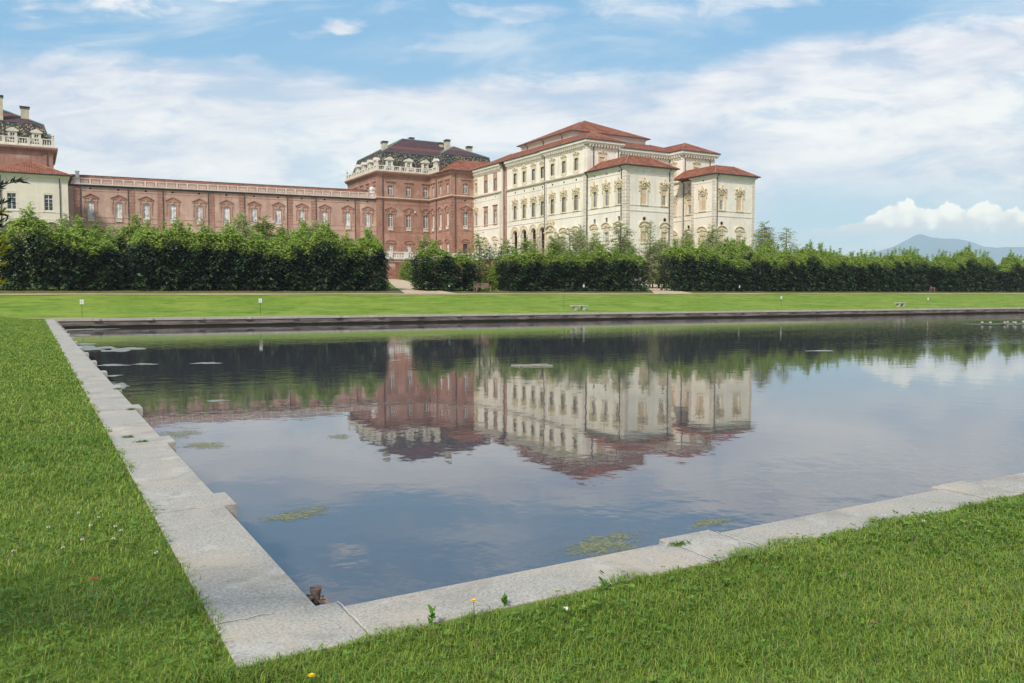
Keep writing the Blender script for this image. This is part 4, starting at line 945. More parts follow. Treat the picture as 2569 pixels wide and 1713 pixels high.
f.wall(0, 12.3, 3, 30.6); f.quoins(11.85, .85, 3, 24.3, 'brick_trim', .7); f.pipe(4.1, 3, 29.8); f.quoins(3.6, .7, 3, 24.3, 'brick_trim', .7)
f = Fac(bt, 87.9, 180.0, 0, 'brick'); f.win('bu', 3.8); f.win('bm', 3.8); f.win('door', 3.7); f.win('v1', 3.7)
f.wall(0, 6.1, 3, 30.6); f.quoins(.42, .8, 3, 24.3, 'brick_trim', .7); f.pipe(1.1, 3, 29.8)
q = MB(); q.quad((106, 180.3, 3), (106, 214.5, 3), (106, 214.5, 30.6), (106, 180.3, 30.6)); q.quad((106, 214.5, 3), (74.1, 214.5, 3), (74.1, 214.5, 30.6), (106, 214.5, 30.6)); wput(bt, 'wall', q, 'brick')
fp = [(74.1, 214.5), (74.1, 192.3), (87.9, 192.3), (87.9, 180.0), (94.0, 180.0)]
BC = [(0, 30.2), (.12, 30.2), (.2, 30.5), (.5, 30.6), (.85, 30.95), (.9, 31.25), (0, 31.3)]
m = MB(); m.sweep(fp[:3] + [(87.9, 187.6)], BC); m.sweep(fp[:3] + [(87.9, 187.6)], [(0, 29.75), (.08, 29.75), (.08, 29.9), (0, 29.9)]); wput(bt, 'cornice', m, 'brick_trim')
m = MB(); m.sweep([(87.9, 187.6), (87.9, 180.0), (94, 180.0)], [(0, 29.9), (.1, 29.9), (.15, 30.2), (.6, 30.4), (.65, 30.85), (0, 30.85)]); m.sweep(fp, shift(MIDC, 24.98)); wput(bt, 'cornice', m, 'brick_trim')
m = MB(); m.sweep(fp, [(0, 24.9), (.45, 24.9), (.45, 25.06), (0, 25.06)]); wput(bt, 'ledge', m, 'balustrade_stone')
m = MB(); m.sweep(fp, ST(16.6, .14, .06)); m.sweep(fp, ST(23.4, .1, .05)); m.sweep(fp, ST(17.75, .12, .045)); wput(bt, 'string_course', m, 'brick_trim')
m = MB(); m.quad((73.5, 191.7, 31.3), (106, 191.7, 31.3), (106, 214.5, 31.3), (73.5, 214.5, 31.3)); m.quad((87.6, 187, 31.28), (106, 187, 31.28), (106, 191.6, 31.28), (87.6, 191.6, 31.28)); wput(bt, 'roof_deck', m, 'slate')
balustrade(bt, [(73.9, 214.3), (73.9, 192.1), (87.7, 192.1), (87.7, 187.2)], 31.32, 32.75, 'balustrade_stone', pitch=.42, post=2.0, pw=.3, r_=.11, base=.42)
mansard(bt, 74.6, 106.5, 192.8, 213.9, 31.5, 36.5, 1.6, .58)
mansard(bt, 88.2, 103.9, 187.4, 203.0, 31.5, 36.2, 1.1, .48)
for x in (77.4, 82.5, 87.0): dormer(bt, x, 192.75, 0)
for Y in (195.6, 199.9, 204.3, 208.6): dormer(bt, 74.6, Y, W90)
dormer(bt, 88.1, 189.6, W90)
chimney(bt, 78.7, 199.5, 36.6, 39.9, .55, .9); chimney(bt, 88.0, 204, 39.8, 42.4, .5, .7); chimney(bt, 95.2, 201, 39.5, 41.3, .5, .6); chimney(bt, 94.6, 196.0, 37.8, 41.2, .5, .8); chimney(bt, 101.6, 197.2, 36.9, 40.3, .6, .7); chimney(bt, 87.0, 205.5, 39.0, 41.8, .35, .5)
ob = MB(); ob.lathe(74.0, 192.2, [(.22, 32.75), (.3, 33.0), (.12, 33.2), (.32, 33.6), (.1, 33.95), (.16, 34.2), (.02, 34.4)], 8); wput(bt, 'finial', ob, 'trim_stone')
ob = MB(); ob.lathe(73.9, 214.3, [(.22, 32.75), (.3, 33.0), (.12, 33.2), (.32, 33.6), (.1, 33.95), (.16, 34.2), (.02, 34.4)], 8); wput(bt, 'finial', ob, 'trim_stone')
# red hipped wing roof joining the white palace
m = MB(); A_ = (87.1, 179.2, 30.95); B_ = (94.2, 179.2, 30.95); T_ = (92.8, 186.2, 34.4)
m.tri(A_, B_, T_); m.quad((87.1, 187.4, 30.95), A_, T_, (92.8, 192.0, 34.4)); m.tri(B_, (100.5, 184, 34.5), T_); m.quad(T_, (100.5, 184, 34.5), (100.5, 192, 34.5), (92.8, 192, 34.4)); m.quad(A_, (87.1, 187.4, 30.95), (94.2, 187.4, 30.95), B_)
wput(bt, 'wing_roof', m, 'red_tiles'); gutter(bt, [(87.1, 187.3), (87.1, 179.2), (93.1, 179.2)], 30.95)
f = Fac(bt, 82.1, 192.3, 0, 'brick'); m = MB(); m.lathe(1.62, -.3, [(.16, 21.55), (.2, 21.7), (.06, 22.0)], 8); f.add('floodlight', m, 'white_frame')

# ================================================================== GALLERY
ga = math.atan2(193.45 - 199.95, 74.1 - 5.0); gl = empty('brick_gallery', (5.0, 199.95, 9.0), 'long pale brick gallery wing with a row of white windows and a stone balustrade', 'gallery')
f = Fac(gl, 5.0, 199.95, ga, 'brick_pale'); cg = math.cos(ga)
wins = [11.8, 17.2, 22.6, 28.0, 33.5, 39.3, 45.3, 50.7, 56.1, 61.5, 67.0, 71.9]
for x in wins: s_ = (x - 5.0) / cg; f.win('bml', s_); f.win('v1', s_); f.win('bg', s_)
f.wall(0, 69.35, 3, 24.3)
for x, px_ in ((9.2, 9.95), (19.8, 19.1), (25.4, 26.05), (36.1, 35.4), (42.6, 43.2), (53.4, 52.75), (58.8, 59.45), (69.4, 68.8)):
    f.quoins((x - 5) / cg, 1.15, 3, 24.2, 'brick_trim', .7, name='pilaster', d=.09); f.pipe((px_ - 5) / cg, 3, 23.8)
G = [Vector((5.0, 199.95)), Vector((74.1, 193.45))]
m = MB(); m.sweep(G, [(0, 24.25), (.15, 24.25), (.3, 24.45), (.55, 24.5), (.6, 24.62), (0, 24.62)]); wput(gl, 'gutter', m, 'pipe_metal')
m = MB(); m.sweep(G, [(-.3, 24.63), (.35, 24.63), (.35, 24.92), (-.3, 24.92)]); wput(gl, 'ledge', m, 'pink_stone')
m = MB(); m.sweep(G, ST(16.6, .12, .06)); m.sweep(G, ST(23.35, .1, .05)); m.sweep(G, ST(17.75, .12, .045)); wput(gl, 'string_course', m, 'brick_trim')
# balustrade built in facade frame
m = MB(); s0 = .4; n = 32; st = (69.2 - s0) / n
m.box(s0, 69.2, -.1, .14, 25.88, 26.08)
for i in range(n + 1):
    m.box(s0 + i * st - .20, s0 + i * st + .20, -.13, .17, 24.92, 26.1)
    if i < n:
        k = 7
        for j in range(k): m.lathe(s0 + i * st + .34 + (st - .68) * (j + .5) / k, .02, [(.06, 24.92), (.11, 25.25), (.05, 25.6), (.08, 25.88)], 5)
m2 = f.add('balustrade', m, 'pink_stone')
m = MB(); nn = Vector((math.sin(-ga), math.cos(ga)))
def gp(s_, d_, z): return (5 + math.cos(ga) * s_ - math.sin(ga) * d_, 199.95 + math.sin(ga) * s_ + math.cos(ga) * d_, z)
m.quad(gp(0, .9, 24.7), gp(69.4, .9, 24.7), gp(69.4, 6.5, 27.35), gp(0, 6.5, 27.35)); m.quad(gp(0, 6.5, 27.35), gp(69.4, 6.5, 27.35), gp(69.4, 12.1, 24.7), gp(0, 12.1, 24.7)); wput(gl, 'roof', m, 'red_tiles')
m = MB(); m.quad(gp(0, 12, 3), gp(0, 12, 24.7), gp(69.4, 12, 24.7), gp(69.4, 12, 3)); m.quad(gp(0, 0, 24.65), gp(69.4, 0, 24.65), gp(69.4, 1.2, 24.7), gp(0, 1.2, 24.7)); wput(gl, 'wall', m, 'brick_pale')
m = MB(); m.tube([gp(0, 6.5, 27.38), gp(69.4, 6.5, 27.38)], .16, 6); wput(gl, 'ridge_cap', m, 'slate')
m = MB(); m.box(68.0, 68.9, 0, .5, 24.93, 26.2); m.extrude([(67.0, 24.95), (69.0, 24.95), (69.0, 27.3), (68.5, 27.5), (68.1, 26.9), (67.8, 25.9)], .2, .7); ball(m, 68.4, .45, 27.0, .62); f.add('volute', m, 'white_stone')
m = MB(); m.box(3.9, 4.9, 0, .6, 24.93, 26.1); m.box(4.1, 4.8, .1, .6, 26.1, 27.3); m.box(4.0, 4.9, .05, .65, 27.3, 27.5); f.add('volute', m, 'white_stone')

# ================================================================== LEFT TOWER and CREAM BUILDING
lt = empty('left_brick_tower', (5, 196.5, 9.0), 'red brick tower with spotted mansard roof rising behind the cream building at the left edge', 'tower'); lt.name = 'brick_tower'
f = Fac(lt, -32, 196.5, 0, 'brick'); f.wall(0, 37, 3, 30.6); m = MB(); m.box(35.3, 36.9, -.1, 0, 25.1, 29.9); f.add('corner_pilaster', m, 'brick_trim'); f.pipe(35.9, 3, 29.8, .2)
q = MB(); q.quad((5, 196.5, 3), (5, 218, 3), (5, 218, 30.6), (5, 196.5, 30.6)); q.quad((5, 218, 3), (-32, 218, 3), (-32, 218, 30.6), (5, 218, 30.6)); q.quad((-32, 218, 3), (-32, 196.5, 3), (-32, 196.5, 30.6), (-32, 218, 30.6)); wput(lt, 'wall', q, 'brick')
pth = [(-32, 196.5), (5, 196.5), (5, 218)]
m = MB(); m.sweep(pth, BC); m.sweep(pth, [(0, 29.75), (.08, 29.75), (.08, 29.9), (0, 29.9)]); wput(lt, 'cornice', m, 'brick_trim')
m = MB(); m.sweep(pth, [(-.8, 31.3), (.8, 31.3), (.8, 31.5), (-.8, 31.5)]); wput(lt, 'ledge', m, 'balustrade_stone')
m = MB(); m.quad((-32, 196, 31.31), (5.5, 196, 31.31), (5.5, 218, 31.31), (-32, 218, 31.31)); wput(lt, 'roof_deck', m, 'slate')
balustrade(lt, [(-31.8, 196.3), (5.0, 196.3), (5.0, 217.8)], 31.5, 33.1, 'balustrade_stone', pitch=.42, post=2.15, pw=.3, r_=.11, base=.42)
mansard(lt, -31.5, 4.9, 197.0, 217.5, 31.5, 36.3, 1.5, .50)
for x in (-10.2, -6.2, -2.1, 2.1): dormer(lt, x, 196.95, 0)
dormer(lt, 4.95, 201.5, E90); dormer(lt, 4.95, 206.5, E90)
chimney(lt, .2, 201.5, 37.0, 40.2, .75, .5); chimney(lt, -4.4, 199.6, 36.3, 41.6, .75, .6)
ob = MB(); ob.lathe(5.0, 196.3, [(.22, 33.1), (.3, 33.3), (.12, 33.5), (.3, 33.8), (.1, 34.1), (.02, 34.4)], 8); wput(lt, 'finial', ob, 'trim_stone')
cb = empty('cream_building', (7, 183.9, 8.0), 'plain cream plastered building with low red tiled roof in front of the left tower', 'building')
f = Fac(cb, -18.0, 183.9, 0, 'cream_plaster')
for x in (3.65, -2.45, -8.5, -14.5): f.win('cw', x + 18)
f.op.append((.5 + 0, 3.5, 8, 13.0, .6)); f.op.append((6.8, 9.8, 8, 13.0, .6)); f.op.append((14.0, 17.4, 8, 13.6, .6)); f.op.append((20.3, 23.7, 8, 13.6, .6))
oo = f.op[:]; f.op = [o for o in oo if o[2] < 10 or True]; f.wall(0, 25.0, 3, 13.0); f.op = [o for o in oo if o[2] > 15]; f.wall(0, 25.0, 15.8, 24.2)
f.add('wall', arch_band(f, [2.0, 8.3, 15.7, 22.0], 1.7, 13.6, 0, 25.0, 15.8, .6), 'cream_plaster')
m = MB()
for c in (2.0, 8.3, 15.7, 22.0): m.box(c - 1.9, c + 1.9, .6, .7, 8, 15.5)
f.add('arch_infill', m, 'brick_pale')
m = MB(); 
for a, b in ((0, .3), (3.7, 6.6), (10, 14.0), (17.4, 20.3), (23.7, 25.0)): m.quad((a, 0, 13.0), (b, 0, 13.0), (b, 0, 13.6), (a, 0, 13.6))
f.add('wall', m, 'cream_plaster'); f.pipe(23.6, 3, 23.9); f.pipe(13.8, 3, 23.9)
f = Fac(cb, 7.0, 183.9, E90, 'cream_plaster'); f.wall(0, 13, 3, 24.2)
q = MB(); q.quad((7, 196.4, 3), (-18, 196.4, 3), (-18, 196.4, 24.2), (7, 196.4, 24.2)); q.quad((-18, 196.4, 3), (-18, 183.9, 3), (-18, 183.9, 24.2), (-18, 196.4, 24.2)); wput(cb, 'wall', q, 'cream_plaster')
m = MB(); cp_ = [(-18, 183.9), (7, 183.9), (7, 196.4)]
m.sweep(cp_, [(0, 23.6), (.1, 23.6), (.3, 24.0), (.45, 24.2), (0, 24.2)]); m.sweep(cp_, ST(17.05, .12, .05)); m.sweep(cp_, ST(15.75, .12, .05)); wput(cb, 'cornice', m, 'cream_plaster')
um, c, r0, r1 = hip(-6.6, 7.8, 183.1, 196.5, 24.4, .44); wput(cb, 'roof', um, 'red_tiles'); segs = [(q_, min((r0, r1), key=lambda e: (Vector(e) - Vector(q_)).length)) for q_ in c]; ridge_tube(cb, segs, 'brick_trim', .09)
um, c, r0, r1 = hip(-18.6, -6.7, 183.1, 196.5, 24.2, .40); wput(cb, 'roof', um, 'red_tiles'); gutter(cb, [(-18.6, 183.1), (7.8, 183.1), (7.8, 196.4)], 24.4)

# ================================================================== TERRACE
te = empty('terrace', (70, 175, 4.5), 'raised red brick terrace wall with white stone balustrade below the brick palace block', 'terrace wall')
f = Fac(te, 20, 175, 0, 'terrace_brick'); f.wall(0, 69.5, 2.5, 9.2); m = MB()
m.box(0, 69.6, -.14, 0, 8.4, 8.65); m.box(0, 69.6, -.08, 0, 9.0, 9.1)
for a in (52.0, 60.0): m.box(a - .6, a + .6, -.1, 0, 2.5, 8.399)
f.add('string_course', m, 'brick_dark')
f = Fac(te, 89.5, 175, E90 * -1, 'terrace_brick'); f.wall(0, 25, 2.0, 9.2)
q = MB(); q.quad((20, 175, 9.21), (89.5, 175, 9.21), (89.5, 200, 9.21), (20, 200, 9.21)); q.quad((89.5, 150, 9.2), (94.2, 150, 9.2), (94.2, 150, 2), (89.5, 150, 2)); q.quad((89.5, 150, 9.21), (94.2, 150, 9.21), (94.2, 180, 9.21), (89.5, 180, 9.21)); wput(te, 'pavement', q, 'sand')
m = MB(); m.sweep([(20, 175), (89.5, 175), (89.5, 150)], [(-.4, 9.2), (.22, 9.2), (.22, 9.45), (-.4, 9.45)]); wput(te, 'wall_coping', m, 'white_stone')
balustrade(te, [(20, 174.95), (89.45, 174.95)], 9.45, 10.9, 'white_stone', pitch=.36, post=3.9, pw=.42, r_=.12, base=.22)
balustrade(te, [(89.45, 171), (89.45, 152)], 9.45, 10.9, 'white_stone', pitch=.36, post=3.9, pw=.42, r_=.12, base=.22)

# ================================================================== VEGETATION (leaf-sized faces)
NR = np.random.default_rng(11)
def tint_mesh(name, V, F, Ccol, mat):
    """V (n,3) vertices, F (m,3|4) faces, Ccol (n,3) vertex colours"""
    me = bpy.data.meshes.new(name); n, m_, k = len(V), len(F), F.shape[1]
    me.vertices.add(n); me.vertices.foreach_set('co', V.astype(np.float32).ravel())
    me.loops.add(m_ * k); me.loops.foreach_set('vertex_index', F.astype(np.int32).ravel())
    me.polygons.add(m_); me.polygons.foreach_set('loop_start', np.arange(0, m_ * k, k, dtype=np.int32))
    me.update(calc_edges=True)
    a = me.attributes.new('tint', 'FLOAT_COLOR', 'POINT'); c = np.ones((n, 4), np.float32); c[:, :3] = Ccol; a.data.foreach_set('color', c.ravel())
    me.materials.append(MATS[mat]); return me
def norm(a): return a / np.maximum(np.linalg.norm(a, axis=1, keepdims=True), 1e-6)
def leaves(P, A, U, ln, wd, col):
    """diamond leaves: centres P, length direction A, rough normal U"""
    A = norm(A); B = norm(np.cross(A, U)); ln = np.broadcast_to(np.asarray(ln), (len(P),))[:, None]; wd = np.broadcast_to(np.asarray(wd), (len(P),))[:, None]
    V = np.stack([P - A * ln * .5, P + B * wd * .5, P + A * ln * .5, P - B * wd * .5], 1).reshape(-1, 3)
    F = np.arange(len(P) * 4).reshape(-1, 4); return V, F, np.repeat(col, 4, 0)
def sprays(P, O, k, step, ln, wd, droop, col, rng, cj=.25):
    """every spray is a flat drooping twig of k leaves starting at P going along O"""
    n = len(P); O = norm(O); PP = []; AA = []; UU = []; CC = []
    side = norm(np.cross(O, np.array([[0, 0, 1.0]])) + 1e-5)
    for i in range(k):
        s_ = (1 if i % 2 else -1) * (.45 + .25 * rng.random((n, 1)))
        p = P + O * (i * step) - np.array([[0, 0, 1.0]]) * droop * (i / k) ** 2 * k * step + side * s_ * ln * .5
        PP.append(p + rng.normal(0, .02, (n, 3))); AA.append(O * .7 + side * s_ + rng.normal(0, .2, (n, 3)) - np.array([[0, 0, .25]])); UU.append(np.array([[0, -.25, 1.0]]) + rng.normal(0, .6, (n, 3)))
        CC.append(col * (1 + rng.uniform(-cj, cj, (n, 1))))
    PP, AA, UU, CC = (np.concatenate(x) for x in (PP, AA, UU, CC))
    sc_ = rng.uniform(.7, 1.25, len(PP)); return leaves(PP, AA, UU, ln * sc_, wd * sc_, CC)
def join(parts):
    V = []; F = []; C_ = []; n = 0
    for v_, f_, c_ in parts: V.append(v_); F.append(f_ + n); C_.append(c_); n += len(v_)
    return np.concatenate(V), np.concatenate(F), np.concatenate(C_)
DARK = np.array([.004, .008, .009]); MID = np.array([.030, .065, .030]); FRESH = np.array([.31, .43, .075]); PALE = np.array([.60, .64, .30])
def hedge_crown(seed, W=2.8, D=2.2, H=4.3, n=1500, tips=9, name='crown'):
    rng = np.random.default_rng(seed); parts = []
    # layered sprays on the clipped faces
    u = rng.random(n); face = np.digitize(u, [.42, .56, .68, .80])
    x = rng.uniform(-W / 2, W / 2, n); y = rng.uniform(-D / 2, D / 2, n); z = .25 + (H - .25) * rng.random(n) ** .95
    z = np.round(z / .22) * .22 + rng.normal(0, .05, n)
    nx = np.zeros(n); ny = np.zeros(n)
    y = np.where(face == 0, -D / 2 + .30 * np.abs(rng.normal(0, 1, n)) + .22 * np.sin(x * 2.6 + z * 1.9 + seed) + .10 * np.sin(z * 9 + x), y); ny = np.where(face == 0, -1.0, ny)
    y = np.where(face == 1, D / 2 - .25 * rng.random(n), y); ny = np.where(face == 1, 1.0, ny)
    x = np.where(face == 2, -W / 2 + .2 * rng.random(n), x); nx = np.where(face == 2, -1.0, nx)
    x = np.where(face == 3, W / 2 - .2 * rng.random(n), x); nx = np.where(face == 3, 1.0, nx)
    top = face == 4; z = np.where(top, H - .5 * rng.random(n), z)
    bul = 1 - .55 * np.clip((z - H * .76) / (H * .28), 0, 1) ** 1.2
    P = np.stack([x * bul, y * bul, z], 1)
    ang = rng.uniform(0, 2 * np.pi, n); O = np.stack([nx + .8 * np.cos(ang), ny + .8 * np.sin(ang), np.where(top, .5, -.12) + rng.normal(0, .12, n)], 1)
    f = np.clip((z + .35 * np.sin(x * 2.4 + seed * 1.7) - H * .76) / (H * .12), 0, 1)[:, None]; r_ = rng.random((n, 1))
    r_ = r_ ** 2.2; col = DARK * (1 - r_) + MID * r_; col = col * (1 - f * .9) + FRESH * f * .9; outer = (face == 0) & (y < -D / 2 + .16) & (rng.random(n) < .24); col = np.where(outer[:, None] & (f < .3), np.array([.085, .165, .060]) * rng.uniform(.7, 1.3, (n, 1)), col)  # some outermost front sprays get a brighter leaf colour, imitating lit tips
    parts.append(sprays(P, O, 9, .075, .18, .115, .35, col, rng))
    # fresh leader shoots
    for i in range(tips):
        h_ = rng.uniform(.3, 1.35); bx, by = rng.normal(0, W * .17), rng.normal(0, D * .15); h_ *= max(.3, 1 - abs(bx) / (W * .5)) * 1.25; k = int(24 * h_ + 10)
        t_ = rng.random(k); lean = rng.normal(0, .12, 2)
        P = np.stack([bx + lean[0] * t_ + rng.normal(0, .22, k) * (1.1 - t_), by + lean[1] * t_ + rng.normal(0, .22, k) * (1.1 - t_), H - .45 - .5 * abs(bx) + (h_ + .3) * t_], 1)
        a = rng.uniform(0, 6.28, k); O = np.stack([np.cos(a), np.sin(a), np.full(k, .7)], 1)
        parts.append(sprays(P, O, 4, .07, .16, .09, .2, np.tile(FRESH, (k, 1)) * rng.uniform(.7, 1.15, (k, 1)), rng))
    return tint_mesh(name, *join(parts), 'hedge_leaves')
def tree_mesh(seed, H, prof, nb=30, z0=.2, dens=7, ln=.2, wd=.12, col=FRESH, col2=MID, up=.25, k=7, tw=.13):
    """trunk with limbs plus a crown of leaf sprays; prof(f) is the crown radius at height fraction f"""
    rng = np.random.default_rng(seed); m = MB(); r0 = .022 * H + .02
    lean = rng.normal(0, .02 * H, 2); tp = [(lean[0] * (i / 8) ** 2, lean[1] * (i / 8) ** 2, H * i / 8 * .97) for i in range(9)]; m.tube(tp, [r0 * (1 - .92 * i / 8) for i in range(9)], 7)
    PS = []; OS = []
    for b in range(nb):
        f = z0 + (1 - z0) * ((b + rng.random() * .8) / nb); L_ = prof(f) * rng.uniform(.65, 1.12); a = b * 2.39996 + rng.normal(0, .35)
        z = H * f * .96; p0 = np.array([lean[0] * f * f, lean[1] * f * f, z]); d_ = np.array([math.cos(a), math.sin(a), up + rng.normal(0, .12)]); d_ /= np.linalg.norm(d_)
        pts = [tuple(p0 + d_ * L_ * t_ + np.array([0, 0, -.10 * L_ * t_ * t_])) for t_ in (0, .33, .66, 1)]
        m.tube(pts, [r0 * .30 * (1 - f) + .018, r0 * .2 * (1 - f) + .014, .012, .007], 5)
        kk = max(3, int(L_ * dens + 2))
        for j in range(kk):
            t_ = .22 + .82 * (j + rng.random()) / kk; q = p0 + d_ * L_ * t_ + np.array([0, 0, -.10 * L_ * t_ * t_]) + rng.normal(0, .10 + .06 * L_, 3); a2 = a + rng.normal(0, 1.0)
            PS.append(q); OS.append([math.cos(a2), math.sin(a2), rng.normal(.15, .3)])
    for j in range(8): PS.append(np.array([lean[0], lean[1], H * .97]) + rng.normal(0, .08, 3) + np.array([0, 0, .1 * j / 8])); a2 = rng.uniform(0, 6.28); OS.append([math.cos(a2), math.sin(a2), .9])
    PS = np.array(PS); OS = np.array(OS, float); r_ = rng.random((len(PS), 1)); cc_ = col * r_ + col2 * (1 - r_)
    me = tint_mesh('crown', *sprays(PS, OS, k, tw * .8, ln, wd, .25, cc_, rng), 'leaves'); tk = m.data('trunk'); return tk, me

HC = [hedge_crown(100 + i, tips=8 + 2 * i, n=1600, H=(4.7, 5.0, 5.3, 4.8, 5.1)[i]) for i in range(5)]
tr = MB(); rr = random.Random(2)
for i in range(2):
    x = -.75 + 1.4 * i + rr.uniform(-.15, .15); tr.tube([(x, -.65, -.1), (x + .03, -.6, 1.2), (x - .04, -.5, 2.6), (x, -.3, 3.9)], [.055, .05, .035, .015], 6)
HT = tr.data('trunk'); HT.materials.append(MATS['bark_red'])
def hedge(x0, x1, y, label, hs=1.0, group='clipped hornbeam hedges along the sandy path', dy=1.0, seed=0, W=2.8, thick=1.0):
    rg = random.Random(seed); o = empty('hornbeam_hedge', ((x0 + x1) / 2, y, tz((x0 + x1) / 2, y - 1)), label, 'hedge', group); n = max(1, round((x1 - x0) / 2.35)); st = (x1 - x0) / n
    for i in range(n):
        h_ = hs(x0 + (i + .5) * st) if callable(hs) else hs
        c = bpy.data.objects.new('crown', HC[rg.randrange(5)]); COL.objects.link(c); c.parent = o; fl = rg.choice((1, -1))
        c.location = (x0 + (i + .5) * st - o.location.x, rg.uniform(-.15, .15), 0); c.scale = (fl * st / W * 1.28, thick, h_ * rg.uniform(.82, 1.12)); c.rotation_euler = (0, 0, rg.uniform(-.05, .05))
        t_ = bpy.data.objects.new('trunk', HT); COL.objects.link(t_); t_.parent = o; t_.location = (c.location.x + rg.uniform(-.3, .3), 0, 0); t_.scale = (fl, 1, .9)
    return o
HL = [(-18, 6.2, 'dark hornbeam hedge at the left edge, in front of the cream building', 1.0, 1),
      (8.3, 31.2, 'long dark hornbeam hedge below the brick gallery, left of the first sandy path', 1.0, 2),
      (36.0, 41.4, 'short hornbeam hedge between the first sandy path and the wooden bench', .86, 3),
      (46.2, 65.2, 'hornbeam hedge in front of the white palace, left of the second sandy path', .84, 4),
      (70.0, 83.4, 'hornbeam hedge just right of the second sandy path, below the last pavilion', 1.0, 5),
      (85.6, 103.6, 'hornbeam hedge right of the palace, left of the dark gap with the blue post', 1.05, 6),
      (106.6, 121.2, 'hornbeam hedge left of the reddish bench under the mountain', 1.1, 7),
      (125.0, 140.2, 'hornbeam hedge right of the reddish bench', 1.1, 8),
      (143.6, 176, 'hornbeam hedge at the right edge of the lawn', 1.1, 9)]
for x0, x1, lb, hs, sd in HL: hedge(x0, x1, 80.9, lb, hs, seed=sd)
hedge(3, 33, 86.0, 'second hornbeam row behind the long hedge, filling its gap', 1.05, 'rear rows of hornbeam', seed=21)
hedge(84, 150, 85.6, 'second hornbeam row behind the right hedges, closing their gaps', 1.05, 'rear rows of hornbeam', seed=22)

T_cone = tree_mesh(1, 8, lambda f: 1.9 * (1 - f) ** .7 + .15, 80, .12, 13, .20, .12, PALE * .85, PALE * .5, k=9)
T_airy = tree_mesh(2, 8, lambda f: 1.7 * (1 - f) ** .6 + .2, 46, .15, 8, .20, .11, PALE * .8, PALE * .45, k=8)
T_round = tree_mesh(3, 8, lambda f: 2.6 * math.sin(math.pi * min(1, (f * .9 + .08))) ** .7 + .2, 84, .15, 13, .21, .13, PALE, PALE * .55, k=9)
T_col = tree_mesh(4, 8, lambda f: 1.15 * (1 - f) ** .5 + .15, 80, .06, 15, .20, .13, FRESH * 1.15, FRESH * .5, k=9)
T_thin = tree_mesh(5, 6, lambda f: .75 * (1 - f) ** .5 + .12, 48, .08, 11, .18, .11, FRESH, FRESH * .45, k=8)
T_bush = tree_mesh(6, 3, lambda f: 1.1 * (1 - f) ** .4 + .2, 60, .05, 14, .18, .12, FRESH * 1.1, FRESH * .5, k=9)
TT = {'cone': (T_cone, 8), 'airy': (T_airy, 8), 'round': (T_round, 8), 'col': (T_col, 8), 'thin': (T_thin, 6), 'bush': (T_bush, 3)}
for (a, b), _ in TT.values(): a.materials.append(MATS['bark'])
def tree(name, kind, x, y, ztop, label, cat='tree', wsc=1.0, group='young trees behind the hornbeam hedges', rz=0):
    z = tz(x, y); (tk, cr), H = TT[kind]; s_ = (ztop - z) / H
    o = empty(name, (x, y, z), label, cat, group, rz, (s_ * wsc, s_ * wsc, s_))
    a = bpy.data.objects.new('trunk', tk); COL.objects.link(a); a.parent = o; b = bpy.data.objects.new('crown', cr); COL.objects.link(b); b.parent = o; return o
